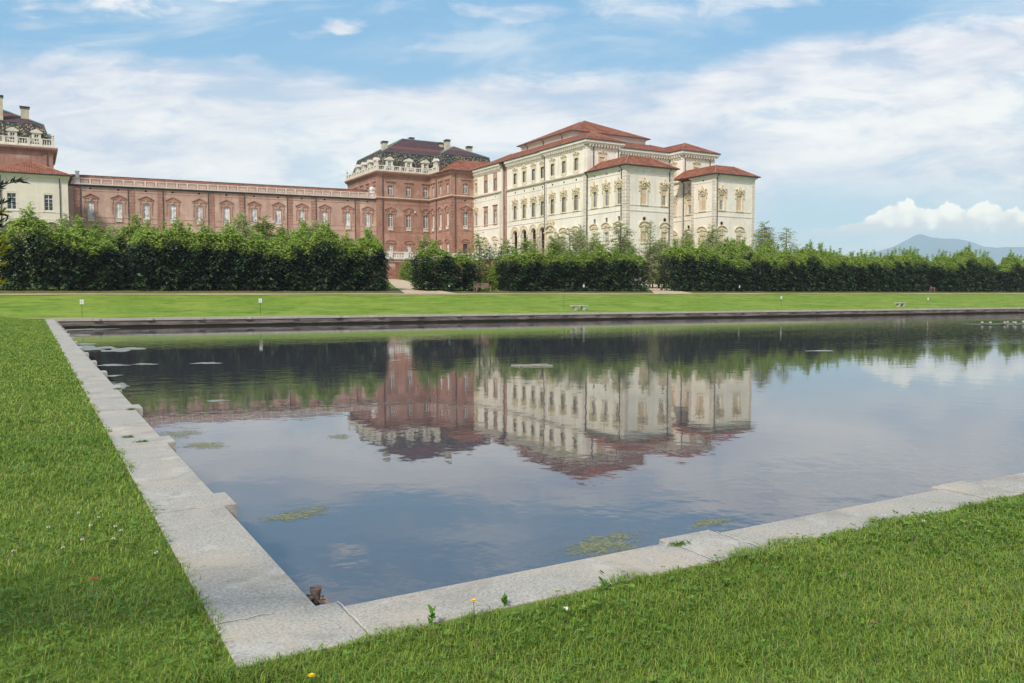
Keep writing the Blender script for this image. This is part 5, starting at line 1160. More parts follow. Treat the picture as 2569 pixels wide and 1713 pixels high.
TL = [('col', .5, 90, 8.6, 'slender dark green tree poking above the hedge before the cream building', 1.1),
      ('cone', 3.3, 91, 9.1, 'leafy tree before the right arch of the cream building', 1.0), ('col', 5.6, 90, 8.3, 'narrow tree just left of the gallery corner, behind the hedge', 1.2), ('round', 7.6, 93, 8.3, 'pale round tree above the gap in the left hedge', .7),
      ('col', 10.8, 90, 7.9, 'dark narrow tree above the left end of the long hedge', 1.2), ('col', 13.8, 91, 8.1, 'green tree under the third gallery window', 1.3), ('cone', 16.8, 92, 8.4, 'bushy tree under the fourth and fifth gallery windows', 1.2),
      ('round', 18.6, 93, 8.8, 'rounded fresh green tree under the sixth gallery window', .8), ('round', 20.9, 98, 10.8, 'tallest round topped tree in front of the brick gallery', .55), ('col', 22.6, 94, 9.9, 'pointed tree between two gallery windows, right of the tallest one', 1.2),
      ('col', 24.2, 93, 8.7, 'dark narrow tree left of the pale flowering trees', 1.3), ('round', 26.6, 96, 9.0, 'pale whitish green tree left of the biggest pale tree', .75), ('round', 29.8, 99, 10.2, 'biggest pale green tree, below the right end of the gallery', .95),
      ('col', 31.6, 92, 7.6, 'green tree over the right end of the long hedge', 1.4), ('round', 29.2, 93, 8.6, 'light tree with white shimmer beside the biggest pale tree', .8), 
      ('thin', 37.6, 84, 8.0, 'tall thin sapling in front of the brick block', 1.2), ('thin', 41.9, 82.5, 6.4, 'leafy sapling left of the wooden bench', 2.0), ('thin', 44.6, 84, 8.3, 'tallest thin sapling behind the wooden bench', 1.1), ('thin', 46.3, 84.5, 7.2, 'thin sapling just right of the wooden bench', 1.1),
      ('thin', 47.9, 85, 7.2, 'third thin sapling right of the wooden bench', 1.2), ('thin', 49.9, 87, 8.0, 'pale thin sapling before the loggia arches', 1.4), ('col', 52.6, 87, 8.3, 'airy young tree before the third loggia arch', 1.1), ('airy', 55.5, 89, 8.6, 'light airy tree before the palace portal', 1.0),
      ('col', 58.6, 90, 8.4, 'green tree right of the palace portal', 1.2), ('airy', 63.2, 93, 10.2, 'pale airy tree before the left wall of the first pavilion', 1.3), ('cone', 66.2, 95, 10.8, 'pale leafy tree standing before the black downpipe', .9), ('airy', 69.0, 95, 9.9, 'low airy tree between the first pavilion windows', 1.2),
      ('airy', 71.6, 93, 11.3, 'tall airy tree before the corner of the first pavilion', 1.6), ('round', 74.2, 95, 9.6, 'dense light tree under the front of the first pavilion', .75), ('airy', 77.0, 93, 11.7, 'sparse bare stemmed tree before the first pavilion front', .75), ('round', 80.4, 95, 9.6, 'pale bush like tree at the right corner of the first pavilion', .8),
      ('cone', 87.6, 97, 11.2, 'pale tree between the two pavilions', .9), ('cone', 94.6, 99, 12.3, 'pale conical tree before the second pavilion', .95), ('round', 99.5, 99, 10.4, 'low pale tree before the second pavilion front', .7), ('col', 91, 92, 9.5, 'green tree filling the row left of the second pavilion', 1.6),
      ('cone', 107.4, 100, 13.3, 'tall conical tree against the sky just right of the palace', 1.05), ('airy', 112.9, 100, 12.6, 'smaller conical tree against the sky, second from the palace', 1.2), ('round', 78.8, 94.5, 8.6, 'low pale tree closing the view through the gap at the second path', .8), ('cone', 82.5, 97.5, 7.6, 'small pale tree deep in the gap at the second path', 1.3), ('cone', 60.6, 92, 9.4, 'pale leafy tree between the portal and the black downpipe', 1.0), ('cone', 69.8, 97, 9.3, 'bushy pale tree low before the pavilion corner', 1.4), ('cone', 84.0, 98, 9.4, 'broad pale tree at the left wall of the second pavilion', 1.2), ('col', 103.0, 96, 9.6, 'small green tree at the foot of the tall conical tree', 1.4)]
for i, (kd, x, y, zt, lb, ws) in enumerate(TL):
    tree('young_tree', kd, x, y, zt, lb, wsc=ws, rz=i * 1.7)
for i, (x, y, h_, lb) in enumerate(((69.2, 163, 7.9, 'leftmost shrub against the terrace wall'), (71.0, 164, 8.0, 'middle shrub against the terrace wall'), (73.6, 163, 7.2, 'small shrub right of the others at the terrace wall'), (85.5, 150, 8.5, 'shrub beside the second sandy path, below the palace'), (88.5, 143, 8.6, 'large shrub at the palace foot behind the second path'))):
    tree('shrub', 'bush', x, y, h_ + .3, lb, 'shrub', 1.0, 'shrubs at the foot of the walls', i * 2.1)
for i, (x, y, h_, lb) in enumerate(((45.9, 82.4, 4.6, 'low bright green bush right of the wooden bench'), (37.6, 84.0, 4.4, 'low bush at the left foot of the short hedge'), (30.4, 84.5, 4.8, 'low bush closing the long hedge beside the first path'), (78.5, 88.5, 4.6, 'low bush beside the second sandy path, behind the hedge'))):
    tree('shrub', 'bush', x, y, h_, lb, 'shrub', .95, 'low bushes between the hedges', i * 1.3)

# ------------------------------------------------------------------ near grass
def inside(X, Y, m_=.0):
    F_ = X * math.sin(h) + Y * math.cos(h); R_ = X * math.cos(h) - Y * math.sin(h)
    return F_, R_
def blades(name, n, xr, yr, hgt, wd, edge, rng, dens_fn=None, margin=1.5):
    X = rng.uniform(*xr, n); Y = rng.uniform(*yr, n); F_, R_ = inside(X, Y)
    ok = (F_ > 1.8) & (np.abs(R_) < F_ * .63 + margin) & edge(X, Y)
    if dens_fn is not None: ok &= rng.random(n) < dens_fn(F_)
    X = X[ok]; Y = Y[ok]; F_ = F_[ok]; n = len(X)
    pn = np.sin(X * 2.3 + 1.7 * np.sin(Y * 1.9)) * np.sin(Y * 2.9 + 1.3 * np.sin(X * 2.1)); pn2 = np.sin(X * 7.1 + 2 * np.sin(Y * 5.3)) * np.sin(Y * 6.7 + X)
    hh_ = hgt * rng.uniform(.5, 1.25, n) * (1 + .25 * pn2); w_ = wd * rng.uniform(.7, 1.3, n) * np.clip(F_ / 4.5, .9, 6)
    a = rng.uniform(0, 2 * np.pi, n); dx, dy = np.cos(a), np.sin(a); b = rng.uniform(0, 2 * np.pi, n); bend = rng.uniform(.3, 1.7, n)
    ox, oy = -dy, dx; base = np.stack([X, Y, np.array([tz(a_, b_) for a_, b_ in zip(X, Y)]) - .015], 1)
    sd = np.stack([dx, dy, np.zeros(n)], 1) * (w_ / 2)[:, None]; lean = np.stack([ox, oy, np.zeros(n)], 1) * (hh_ * bend)[:, None]
    up_ = np.array([[0, 0, 1.0]]) * hh_[:, None]
    v = np.stack([base - sd, base + sd, base + lean * .3 + up_ * .62 - sd * .85, base + lean * .3 + up_ * .62 + sd * .85, base + lean * .9 + up_ * np.clip(1.0 - bend * .22, .6, 1)[:, None]], 1)
    f = np.array([[0, 1, 3], [0, 3, 2], [2, 3, 4]])[None] + (np.arange(n) * 5)[:, None, None]
    c1 = np.array([.12, .21, .016]); c2 = np.array([.37, .46, .075]); k = np.clip(rng.random(n) * .75 + .18 * pn + .12, 0, 1)[:, None]; col = c1 * (1 - k) + c2 * k
    blu = rng.random(n) < .2; col[blu] *= np.array([.65, .95, 1.5]); dry = rng.random(n) < (.05 + .06 * (pn > .35)); col[dry] = np.array([.34, .28, .13]) * rng.uniform(.6, 1.1, (dry.sum(), 1))
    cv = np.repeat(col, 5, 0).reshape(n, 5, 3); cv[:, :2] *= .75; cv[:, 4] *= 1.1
    return v.reshape(-1, 3), f.reshape(-1, 3), cv.reshape(-1, 3)
rg = np.random.default_rng(5)
def e_near(X, Y): return (Y < 3.60 + .035 * np.sin(X * 5.1) + .025 * np.sin(X * 13.7 + 1) + .012 * rg.normal(0, 1, len(X)) + .04 * np.sin(X * 1.3 + 2.0)) & ~((X > .72) & (Y > 3.70))
def e_left(X, Y): return X < .74 + .02 * np.sin(Y * 3.1) + .02 * np.sin(Y * 7.7 + 1) + .010 * rg.normal(0, 1, len(X))
B1 = blades('g', 520000, (-3.2, 13.0), (.7, 3.9), .050, .0038, lambda X, Y: e_near(X, Y) & ~((X < .74) & (Y > 3.6)), rg, lambda F_: np.clip(5.2 / F_, .25, 1) ** 1.3)
B2 = blades('g', 680000, (-2.6, .85), (3.4, 57.5), .048, .0046, e_left, rg, lambda F_: np.clip(4.2 / F_, .04, 1) ** 1.25)
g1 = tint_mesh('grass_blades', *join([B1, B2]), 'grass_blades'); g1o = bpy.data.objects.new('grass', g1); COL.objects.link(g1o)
tag(g1o, 'fresh mown green grass around the near corner of the pond', 'grass', kind='stuff')
# clover and broad-leaved weeds in the near lawn
def clover(n, xr, yr, edge, rng, zz=(.022, .05)):
    X = rng.uniform(*xr, n); Y = rng.uniform(*yr, n); F_, R_ = inside(X, Y); pn = np.sin(X * 1.7 + 1.9 * np.sin(Y * 1.4 + .6)) + np.sin(Y * 3.3 + X * .7)
    ok = (F_ > 1.8) & (np.abs(R_) < F_ * .63 + .6) & edge(X, Y) & (rng.random(n) < np.clip(.35 + .55 * pn, .05, 1)) & (F_ < 12); X = X[ok]; Y = Y[ok]; n = len(X); P0 = np.stack([X, Y, rng.uniform(*zz, n)], 1); Vs = []; 
    a = rng.uniform(0, 6.28, n); r_ = rng.uniform(.005, .010, n) * rng.choice([1, 1, 1.4], n); col = np.array([.10, .21, .02]) * (1 - (k := rng.random((n, 1)))) + np.array([.20, .34, .045]) * k; parts = []
    for j in range(3):
        aa = a + j * 2.094; d_ = np.stack([np.cos(aa), np.sin(aa), rng.normal(.1, .25, n)], 1); parts.append(leaves(P0 + d_ * r_[:, None], d_, np.array([[0, 0, 1.0]]) + rng.normal(0, .25, (n, 3)), r_ * 2.0, r_ * 1.9, col))
    return join(parts)
cm = tint_mesh('clover', *join([clover(13000, (-2.6, 11), (.9, 3.72), e_near, rg), clover(6000, (-2, .8), (3.5, 12), e_left, rg)]), 'grass_blades'); co = bpy.data.objects.new('clover', cm); COL.objects.link(co)
tag(co, 'low clover leaves growing through the near lawn', 'clover', kind='stuff')
# grass tufts in the coping joints
for i, (x, y, lb) in enumerate(((1.21, 15.11, 'tiny grass tuft at the water edge of the left coping, farther joint'), (1.16, 12.37, 'grass tuft on the protruding block of the left coping'), (.90, 10.0, 'flat grass tuft in the middle of the left coping'), (1.00, 9.6, 'grass tuft nearest to the camera on the left coping'), (3.51, 3.93, 'small grass tuft in the joint of the right coping'))):
    rg2 = np.random.default_rng(70 + i); q = 60; X = x + rg2.normal(0, .035, q); Y = y + rg2.normal(0, .012, q); V = []; F = []
    a = rg2.uniform(0, 6.28, q); hh_ = rg2.uniform(.015, .04, q)
    P = np.stack([X, Y, hh_ * .4], 1); d_ = np.stack([np.cos(a), np.sin(a), np.full(q, .8)], 1); me = tint_mesh('grass_tuft', *leaves(P, d_, np.stack([-np.sin(a), np.cos(a), np.full(q, .2)], 1), hh_ * 1.6, .006, np.tile([.08, .17, .02], (q, 1)) * rg2.uniform(.7, 1.4, (q, 1))), 'grass_blades')
    o = bpy.data.objects.new('grass_tuft', me); COL.objects.link(o); tag(o, lb, 'grass tuft', 'grass tufts in the coping joints')
# broad weeds standing over the coping edge
def weed(x, y, hgt, label, seed):
    r2 = np.random.default_rng(seed); n = 9; a = r2.uniform(0, 6.28, n); z = np.linspace(.02, hgt, n)
    P = np.stack([x + .012 * np.cos(a), y + .012 * np.sin(a), z], 1); A_ = np.stack([np.cos(a), np.sin(a), np.full(n, .9)], 1)
    me = tint_mesh('weed', *leaves(P, A_, np.stack([-np.cos(a), -np.sin(a), np.full(n, .8)], 1), .05, .022, np.tile([.09, .20, .025], (n, 1)) * r2.uniform(.8, 1.3, (n, 1))), 'grass_blades')
    o = bpy.data.objects.new('weed', me); COL.objects.link(o); tag(o, label, 'weed', 'weeds along the coping edge')
weed(2.60, 3.50, .12, 'taller broad leaved weed leaning over the middle of the near coping', 1); weed(1.62, 3.55, .09, 'small upright weed left of the dandelion on the coping edge', 2); weed(2.05, 3.60, .05, 'low weed at the near coping edge, between dandelion and tall weed', 3)
# flowers
def flower(x, y, z, r_, label, mat, kind, name):
    o = empty(name, (x, y, 0), label, 'flower', kind); st_ = MB(); st_.tube([(0, 0, -.01), (.004, .003, z * .6), (0, 0, z)], .0016, 5); put('stem', st_, 'post_green', o)
    m = MB(); 
    if mat == 'yellow_petal':
        for L_ in range(2):
            for i in range(14):
                a = 2 * math.pi * i / 14 + L_ * .2; rr_ = r_ * (1 - .35 * L_); c_, s_ = math.cos(a), math.sin(a); w_ = .003
                m.quad((0, 0, z + .002 + .003 * L_), (c_ * rr_ * .6 - s_ * w_, s_ * rr_ * .6 + c_ * w_, z + .005 + .004 * L_), (c_ * rr_, s_ * rr_, z + .006 + .005 * L_), (c_ * rr_ * .6 + s_ * w_, s_ * rr_ * .6 - c_ * w_, z + .005 + .004 * L_))
    else:
        r3 = random.Random(int(x * 1000))
        for i in range(26):
            a = r3.uniform(0, 6.28); e = r3.uniform(-.3, 1.5); d_ = Vector((math.cos(a) * math.cos(e), math.sin(a) * math.cos(e), math.sin(e))); p_ = Vector((0, 0, z)) + d_ * r_; q_ = d_.orthogonal().normalized() * .0022
            m.quad(tuple(Vector((0, 0, z)) + d_ * r_ * .4 - q_), tuple(p_ - q_), tuple(p_ + q_), tuple(Vector((0, 0, z)) + d_ * r_ * .4 + q_))
    put('blossom', m, mat, o); return o
flower(1.80, 3.46, .12, .017, 'yellow dandelion standing against the near coping', 'yellow_petal', 'yellow dandelions in the lawn', 'dandelion')
flower(.94, 3.23, .05, .017, 'yellow dandelion low in the grass at the bottom edge', 'yellow_petal', 'yellow dandelions in the lawn', 'dandelion')
CLP = [(.306, 6.11), (.447, 6.0), (.47, 5.88), (.238, 5.78), (.41, 5.70), (.365, 6.29), (.128, 5.65), (-.13, 5.72), (.606, 5.26), (5.2, 3.38), (.25, 6.5), (.06, 6.2)]
cf = None
for i, (x, y) in enumerate(CLP):
    near_ = i < 9 or i > 9
    o = flower(x, y, .055, .011, 'small white clover flower in the lawn left of the pond corner' if near_ else 'lone pale clover flower in the grass right of the near coping', 'clover_petal', 'white clover flowers in the left lawn' if near_ else 'clover flower by the right coping', 'clover_flower')
# fallen leaves
def fallen(x, y, z, s_, mat, label, rz):
    m = MB(); pts = [(-1, 0), (-.6, .45), (-.1, .55), (.5, .35), (1.1, 0), (.5, -.3), (-.1, -.5), (-.6, -.42)]
    n = len(m.v); m.v.append((0, 0, z + .004))
    for i, (a, b) in enumerate(pts): m.v.append((a * s_, b * s_, z + .012 * abs(b) * 2 * (1 if i % 2 else .6)))
    for i in range(8): m.f.append((n, n + 1 + i, n + 1 + (i + 1) % 8))
    o = put('fallen_leaf', m, mat, None, (x, y, 0), rz); tag(o, label, 'leaf', 'fallen leaves in the grass')
fallen(.264, 4.957, .045, .033, 'red_leaf', 'red brown fallen leaf in the left lawn', .4); fallen(2.233, 3.31, .05, .022, 'clover_petal', 'pale fallen leaf near the middle of the near coping', 1.2)
fallen(3.38, 2.43, .05, .016, 'dry_leaf', 'small pinkish dry leaf in the right foreground grass', 2.1); fallen(3.84, 2.94, .05, .02, 'dry_leaf', 'orange dry leaf in the grass below the right coping', .1)

# ------------------------------------------------------------------ things on the lawn
def sign(x, y, z, hgt, label, plate=True, pw_=.11, ph=.16, group='small white plates on thin green posts'):
    o = empty('garden_sign', (x, y, z), label, 'sign', group); m = MB(); m.lathe(0, 0, [(.014, 0), (.012, hgt)], 6); put('post', m, 'post_green', o)
    if plate:
        m = MB(); m.box(-pw_, pw_, -.03, -.018, hgt - ph * 2.1, hgt - .05); p_ = put('plate', m, 'sign_white', o); m = MB(); m.box(-.025, .015, -.034, -.031, hgt - ph * 1.7, hgt - ph * .8); put('mark', m, 'sign_ink', p_)
    return o
for x, y, lb, pl, hgt in ((2.85, 59.6, 'leftmost white sign on the lawn beyond the pond corner', True, 1.15), (14.0, 59.3, 'white sign on the far lawn below the long hedge', True, 1.15), (39.2, 58.6, 'bare thin post left of the nearer stone bench', False, 1.25), (64.2, 57.4, 'white sign on the far lawn below the first pavilion', True, 1.15), (86.4, 56.4, 'faint white sign right of the second stone bench', True, .9)):
    sign(x, y, tz(x, y), hgt, lb, pl)
for x, y, lb in ((38.4, 79.2, 'white plate in front of the short hedge'), (55.8, 79.3, 'white plate before the palace hedge'), (80.8, 79.3, 'white plate before the hedge right of the second path')):
    sign(x, y, tz(x, y), .85, lb, True, .11, .17)
def stone_bench(x, y, label):
    o = empty('stone_bench', (x, y, tz(x, y)), label, 'bench', 'low stone benches on the far lawn'); m = MB(); slabbox(m, -.80, .80, -.22, .22, .42, .09, .01); put('seat', m, 'bench_stone', o)
    for s_ in (-.42, .42):
        m = MB(); m.extrude([(s_ - .14, -.05), (s_ + .14, -.05), (s_ + .11, .18), (s_ + .15, .33), (s_ - .15, .33), (s_ - .11, .18)], -.17, .17); put('leg', m, 'bench_stone', o)
stone_bench(40.35, 58.0, 'stone bench on the far lawn, nearer one, below the palace'); stone_bench(80.4, 55.6, 'stone bench on the far lawn, farther one, at right')
def wood_bench(x, y, label, mat, rz=0, w_=.86):
    o = empty('garden_bench', (x, y, tz(x, y)), label, 'bench', 'wooden garden benches by the hedges', rz); m = MB()
    for i in range(4): m.box(-w_, w_, -.28 + i * .13, -.18 + i * .13, .42, .45)
    put('seat', m, mat, o); m = MB(); m.box(-w_, w_, .23, .27, .86, .93); m.box(-w_, w_, .22, .26, .50, .56)
    for i in range(15): m.box(-w_ + .05 + i * (2 * w_ - .15) / 14, -w_ + .10 + i * (2 * w_ - .15) / 14, .23, .25, .56, .86)
    put('backrest', m, mat, o)
    for s_ in (-1, 1):
        for yy in (-.27, .24):
            m = MB(); m.box(s_ * w_ - .035, s_ * w_ + .035, yy - .03, yy + .03, -.03, .93 if yy > 0 else .64); put('leg', m, mat, o)
        m = MB(); m.box(s_ * w_ - .045, s_ * w_ + .045, -.32, .21, .64, .68); put('armrest', m, mat, o)
wood_bench(42.2, 78.9, 'weathered wooden bench between the short hedge and the saplings', 'bench_wood'); wood_bench(122.6, 79.4, 'reddish wooden bench in the gap of the right hedges', 'bench_red_wood', .7)
def blue_bench(x, y, w_, label):
    o = empty('blue_bench', (x, y, tz(x, y)), label, 'bench', 'dark blue backless benches in hedge gaps'); m = MB(); m.box(-w_, w_, -.2, .2, .42, .48); put('seat', m, 'blue_paint', o)
    for s_ in (-.8, .05, .8): m = MB(); m.box(s_ * w_ - .03, s_ * w_ + .03, -.16, .16, -.05, .42); put('leg', m, 'blue_paint', o)
blue_bench(7.1, 80.4, 1.05, 'dark blue backless bench in the shaded gap of the left hedge'); blue_bench(84.5, 80.2, 1.0, 'dark blue bench in the shaded gap right of the palace hedge'); blue_bench(142.0, 80.2, .9, 'dark blue bench in the last gap at the right edge')
m = MB(); m.box(-.06, .06, -.06, .06, -.05, 1.0); o = put('blue_post', m, 'blue_paint', None, (105.0, 80.0, tz(105, 80))); tag(o, 'dark blue post in the shaded gap between two right hedges', 'post')

# ------------------------------------------------------------------ on the water
ZW = -.58
def blobmesh(name, cx_, cy_, rx, ry, mat, label, cat, group, seed, z=.003, rot=0, th=0.0, rag=.3):
    r3 = random.Random(seed); ph = [r3.uniform(0, 6.28) for _ in range(6)]; n = 40; m = MB(); m.v.append((0, 0, z)); ed = [1.0]
    for ring, fr in ((0, .5), (1, .8), (2, 1.0)):
        for i in range(n):
            a = 2 * math.pi * i / n; k = 1 + rag * (.5 * math.sin(2 * a + ph[0]) + .4 * math.sin(3 * a + ph[1]) + .35 * math.sin(5 * a + ph[2]) + .25 * math.sin(9 * a + ph[3]))
            x, y = rx * fr * k * math.cos(a), ry * fr * k * math.sin(a); m.v.append((x * math.cos(rot) - y * math.sin(rot), x * math.sin(rot) + y * math.cos(rot), z)); ed.append((.6, .1, -.9)[ring])
    for i in range(n): m.f.append((0, 1 + i, 1 + (i + 1) % n))
    for ring in range(2):
        for i in range(n): a = 1 + ring * n + i; b = 1 + ring * n + (i + 1) % n; m.f.append((a, a + n, b + n, b))
    me = m.data(name); at = me.attributes.new('edge', 'FLOAT', 'POINT'); at.data.foreach_set('value', ed)
    o = put(name, me, mat, None, (cx_, cy_, ZW)); tag(o, label, cat, group); return o
AG = 'algae mats floating on the pond'
blobmesh('algae_mat', 2.22, 8.02, .42, .30, 'algae', 'yellow green algae mat in the open water beside the left coping', 'algae', AG, 1, rot=.1)
blobmesh('algae_mat', 4.25, 5.72, .62, .30, 'algae', 'algae mat against the near coping, beside its first joint', 'algae', AG, 2)
blobmesh('algae_mat', 5.55, 5.75, .32, .16, 'algae', 'thin algae mat against the near coping, right of its first joint', 'algae', AG, 3)
blobmesh('algae_mat', 1.95, 13.6, .38, .55, 'algae', 'brownish algae mat beside the left coping, the farther one', 'algae', AG, 4)
blobmesh('algae_mat', 2.1, 12.35, .42, .38, 'algae', 'yellow algae mat beside the left coping, the nearer one', 'algae', AG, 5)
blobmesh('algae_mat', 4.0, 12.1, .25, .25, 'algae', 'faint small algae patch alone in the open water', 'algae', AG, 6)
PG = 'pale leaf rafts floating near the left coping'
for i, (x, y, rx, ry, lb) in enumerate(((2.0, 36.8, .8, 1.6, 'large pale leaf raft beside the left coping, by the hedge reflection'), (3.0, 35.2, .75, 1.1, 'pale leaf raft right of the largest one'), (1.75, 39.6, .45, 1.1, 'narrow leaf raft beyond the largest one'), (2.1, 27.7, .40, .35, 'small leaf strip in the dark reflection, left one of three'), (2.98, 27.6, .30, .3, 'small leaf strip in the dark reflection, middle one of three'),
                                    (4.7, 27.0, .38, .3, 'small leaf strip in the dark reflection, right one of three'), (1.7, 24.1, .28, .25, 'small leaf strip hugging the left coping'), (1.72, 21.5, .25, .7, 'leaf patch hugging the left coping, nearest one'), (3.2, 17.4, .22, .12, 'tiny leaf strip alone before the gallery reflection'), (2.9, 55.9, 1.2, .9, 'pale raft at the foot of the far wall near its left corner'), (2.2, 48.5, .5, .8, 'pale floating strip near the far left corner'),
                                    (5.5, 47.0, .8, .4, 'pale floating strip on the bright green reflection'), (25.8, 21.1, .62, .25, 'pale strip floating alone in the right part of the pond'))):
    blobmesh('leaf_raft', x, y, rx, ry, 'lily_pad', lb, 'leaves', PG, 30 + i, rag=.45)
m = MB(); m.tube([(-.55, .38, .01), (0, 0, .02), (.5, -.30, .01)], .03, 6); m.tube([(-.5, -.05, .01), (.1, .12, .02), (.62, .18, .015)], .028, 6); m.tube([(-.35, .3, .01), (-.3, -.1, .01)], .02, 5); m.tube([(.15, -.1, .01), (.3, .25, .01)], .02, 5); m.box(-.42, .0, -.12, .05, .0, .015)
o = put('floating_branch', m, 'lily_pad', None, (12.95, 21.0, ZW)); tag(o, 'pale floating branch in the middle of the pond, before the palace reflection', 'branch')
# water lilies at far right
r3 = random.Random(9); lil = []
for i in range(26):
    t_ = i / 25; x = 56.6 + t_ * 7 + r3.uniform(-.3, .3); y = 33.6 - t_ * 1.6 + r3.uniform(-1.0, 1.0)
    m = MB(); rr_ = r3.uniform(.35, .7); n = 14; m.v.append((0, 0, .006))
    for k in range(n): a = .25 + (2 * math.pi - .5) * k / (n - 1); m.v.append((rr_ * math.cos(a), rr_ * math.sin(a), .006 + r3.uniform(0, .02)))
    for k in range(n - 1): m.f.append((0, k + 1, k + 2))
    o = put('lily_pad', m, 'lily_leaf', None, (x, y, ZW), r3.uniform(0, 6)); tag(o, 'round floating lily pad in the lily patch at the right edge of the pond', 'lily pad', 'lily pads at the right edge')
    if i % 2 == 0 or i > 14:
        m = MB(); s_ = r3.uniform(.11, .19)
        for L_, el in ((0, .35), (1, .8), (2, 1.2)):
            for k in range(8):
                a = 2 * math.pi * k / 8 + L_ * .4; d_ = Vector((math.cos(a) * math.cos(el), math.sin(a) * math.cos(el), math.sin(el))); sd = Vector((-math.sin(a), math.cos(a), 0)) * s_ * .28
                m.quad((0, 0, .01), tuple(d_ * s_ * .6 + sd), tuple(d_ * s_), tuple(d_ * s_ * .6 - sd))
        o = put('water_lily', m, 'lily_petal', None, (x + r3.uniform(-.3, .3), y - .3, ZW + .08)); tag(o, 'open pink white water lily blossom in the patch at the right edge', 'water lily', 'water lily blossoms at the right edge')
# dry clump with a cup, caught at the pond corner
db = empty('dry_seed_head', (1.43, 4.80, -.26), 'brown dried plant clump with a cup shaped top at the pond corner', 'dried plant')
m = MB(); m.lathe(0, 0, [(.020, -.12), (.022, -.03), (.028, .055), (.038, .095), (.034, .096), (.022, .045)], 14); put('cup', m, 'rust', db)
r3 = random.Random(12)
for (a, z, L_, w_) in ((2.6, .05, .085, .034), (3.4, .055, .10, .032), (2.0, .02, .10, .03), (-.9, .03, .09, .03), (-.4, -.02, .10, .034), (-1.6, .0, .10, .032), (3.0, .03, .075, .030), (3.7, .0, .07, .028), (2.2, -.04, .06, .024), (-.3, .04, .05, .02), (-.7, -.03, .075, .028), (-1.3, -.05, .07, .025), (-1.9, -.08, .06, .025), (.4, -.06, .06, .022), (-1.5, -.12, .06, .03)):
    m = MB(); d_ = Vector((math.cos(a), math.sin(a), -.35)); s_ = Vector((-math.sin(a), math.cos(a), 0)); b_ = Vector((0, 0, z)) + d_ * .02; e_ = b_ + d_ * L_
    pts = [b_ - s_ * w_ * .4, b_ + d_ * L_ * .45 - s_ * w_ + Vector((0, 0, .014)), e_ - s_ * w_ * .3, e_ + s_ * w_ * .3, b_ + d_ * L_ * .45 + s_ * w_ + Vector((0, 0, .014)), b_ + s_ * w_ * .4]
    up_ = Vector((0, 0, .006)); n = 6; m.v += [tuple(p_) for p_ in pts] + [tuple(p_ - up_ * 1.6) for p_ in pts]; m.f.append(tuple(range(6))); m.f.append(tuple(range(6, 12))[::-1])
    for i in range(6): m.f.append((i, 6 + i, 6 + (i + 1) % 6, (i + 1) % 6))
    put('bract', m, 'rust' if r3.random() < .5 else 'dry_leaf', db)
m = MB(); m.tube([(.0, .0, -.10), (.05, -.09, -.05), (.06, -.20, .0), (.09, -.33, .02)], .005, 5); put('stalk', m, 'rust', db)

# yew twigs reaching in from the left
yw = empty('yew_tree', (-1.9, 3.9, 0), 'yew branches with dark needles and yellowish young tips at the left edge', 'tree')
m = MB(); m.tube([(0, 0, -.1), (.05, -.02, .8), (.02, .0, 1.6), (-.05, .02, 2.4), (-.08, 0, 3.0)], [.11, .09, .07, .05, .02], 8); o = put('trunk', m, 'bark_red', yw)
rgy = np.random.default_rng(31); tw_ = MB(); NP = []; NA = []; NU = []; NC = []
ends = [((-.006, 3.012, 1.950), 0), ((-.045, 3.035, 1.885), 0), ((-.060, 3.045, 1.855), 1), ((-.055, 3.04, 1.825), 0), ((-.062, 3.045, 1.765), 1), ((-.055, 3.04, 1.745), 1), ((-.068, 3.05, 1.69), 1), ((-.075, 3.05, 1.72), 1), ((-.07, 3.05, 1.63), 1)]
for i in range(16): ends.append(((-.066 - .03 * rgy.random(), 3.045 + .02 * rgy.random(), 1.62 + .31 * i / 15), int(rgy.random() < (.7 if i < 9 else .15))))
for i in range(24): ends.append(((-.35 - .5 * rgy.random(), 3.1 + .5 * rgy.random(), 1.2 + 1.2 * rgy.random()), int(rgy.random() < .5)))
for (e_, fresh) in ends:
    e_ = np.array(e_); s_ = np.array([-1.9, 3.9, e_[2] - .35 + rgy.uniform(-.1, .1)]); mid = (s_ * .45 + e_ * .55) + np.array([0, 0, .10]); near = e_ + (s_ - e_) * .08 + np.array([-.0, 0, -.012])
    tw_.tube([tuple(p_ - np.array([-1.9, 3.9, 0])) for p_ in (s_, mid, near, e_)], [.010, .004, .0018, .0009], 5)
    for seg0, seg1, k in ((mid, near, 110), (near, e_, 60)):
        d_ = (seg1 - seg0); L_ = np.linalg.norm(d_); d_ = d_ / L_; sd = np.cross(d_, [0, 0, 1.0]); sd /= np.linalg.norm(sd)
        for j in range(k):
            t_ = (j + rgy.random()) / k; s2 = 1 if j % 2 else -1; A_ = d_ * .6 + sd * s2 * .55 + np.array([0, 0, 1]) * rgy.uniform(-.35, .75); P_ = seg0 + (seg1 - seg0) * t_
            A_ /= np.linalg.norm(A_); ln = rgy.uniform(.018, .03); NP.append(P_ + A_ * ln * .5 - np.array([-1.9, 3.9, 0])); NA.append(A_); NU.append(np.cross(A_, rgy.normal(0, 1, 3)));
            NC.append(np.array([.30, .30, .03]) if (fresh and seg1 is e_ and t_ > .62) else np.array([.012, .035, .018]) * rgy.uniform(.8, 1.8))
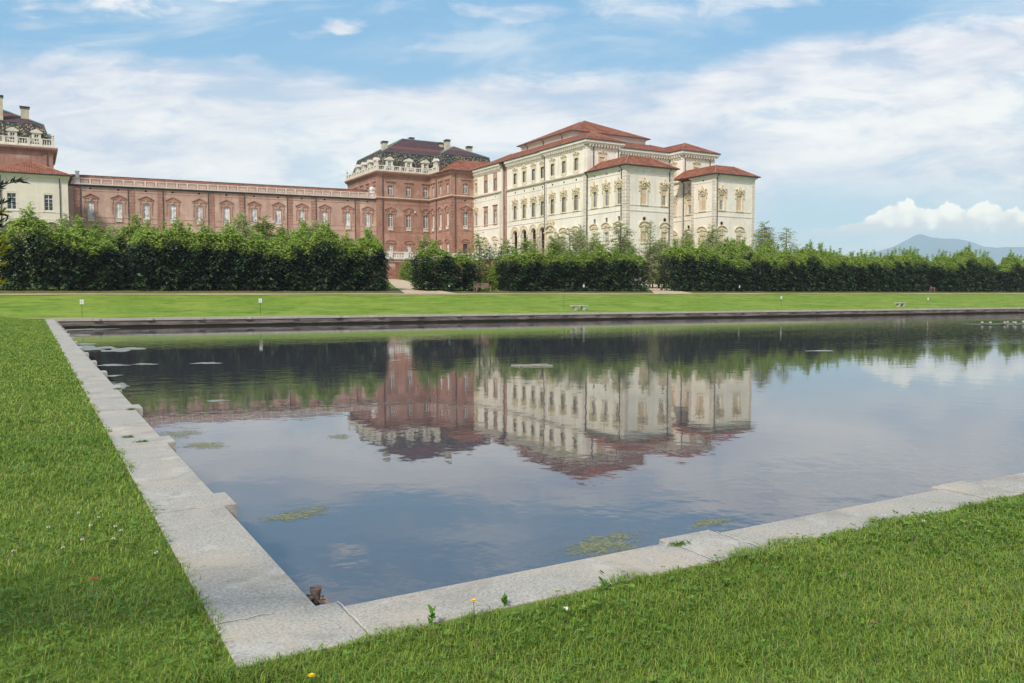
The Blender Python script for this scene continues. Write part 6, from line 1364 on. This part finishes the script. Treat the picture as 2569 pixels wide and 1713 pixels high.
put('branch', tw_, 'bark_red', yw); NP, NA, NU, NC = (np.array(q_) for q_ in (NP, NA, NU, NC))
nm = tint_mesh('needles', *leaves(NP, NA, NU, .032, .0056, NC), 'leaves'); o = bpy.data.objects.new('needles', nm); COL.objects.link(o); o.parent = yw

# ------------------------------------------------------------------ far mountain and the air
pr = [(.30, .0), (.36, .02), (.42, .043), (.439, .0503), (.458, .0551), (.468, .0595), (.479, .0662), (.488, .0712), (.494, .0702), (.503, .0668), (.515, .0655), (.53, .0655), (.54, .0645), (.549, .0620), (.56, .0590), (.567, .0560), (.585, .0545), (.60, .0552), (.62, .0555), (.66, .052), (.72, .055), (.8, .045), (.9, .03), (1.0, .0)]
Dm = 6000.0; mm = MB(); uu = np.linspace(.30, 1.0, 140); hg = np.interp(uu, [a for a, _ in pr], [b for _, b in pr]); rm = np.random.default_rng(4)
rowsm = [(-1500, 0.0), (-1000, .22), (-600, .45), (-250, .8), (0, 1.0), (400, .8), (1200, .3), (1800, 0.0)]
for (dd_, k) in rowsm:
    for u_, hv in zip(uu, hg):
        F_ = Dm + dd_; R_ = u_ * Dm; zz = 1.6 + hv * Dm * k + (12 * math.sin(u_ * 140 + dd_ * .01) + 8 * math.sin(u_ * 310 + dd_ * .02)) * k * (0.12 if dd_ == 0 else 1)
        mm.v.append((F_ * math.sin(h) + R_ * math.cos(h), F_ * math.cos(h) - R_ * math.sin(h), zz if k else 5.0))
nu = len(uu)
for j in range(len(rowsm) - 1):
    for i in range(nu - 1): a = j * nu + i; mm.f.append((a, a + 1, a + nu + 1, a + nu))
o = put('mountain', mm, 'mountain_haze_tint', smooth=True); tag(o, kind='structure')
hb = MB(); hb.box(-3200, 12300, -500, 9200, -3.0, 470)
m_, t = new_mat('air'); pv = t.node('ShaderNodeVolumePrincipled', {'Color': (.86, .94, 1, 1), 'Density': 1.45e-4, 'Anisotropy': .0}); o_ = t.node('ShaderNodeOutputMaterial'); t.l.new(pv.outputs[0], o_.inputs['Volume'])
tag(put('haze', hb, 'air'), 'thin blue haze filling the air', 'haze', kind='stuff')
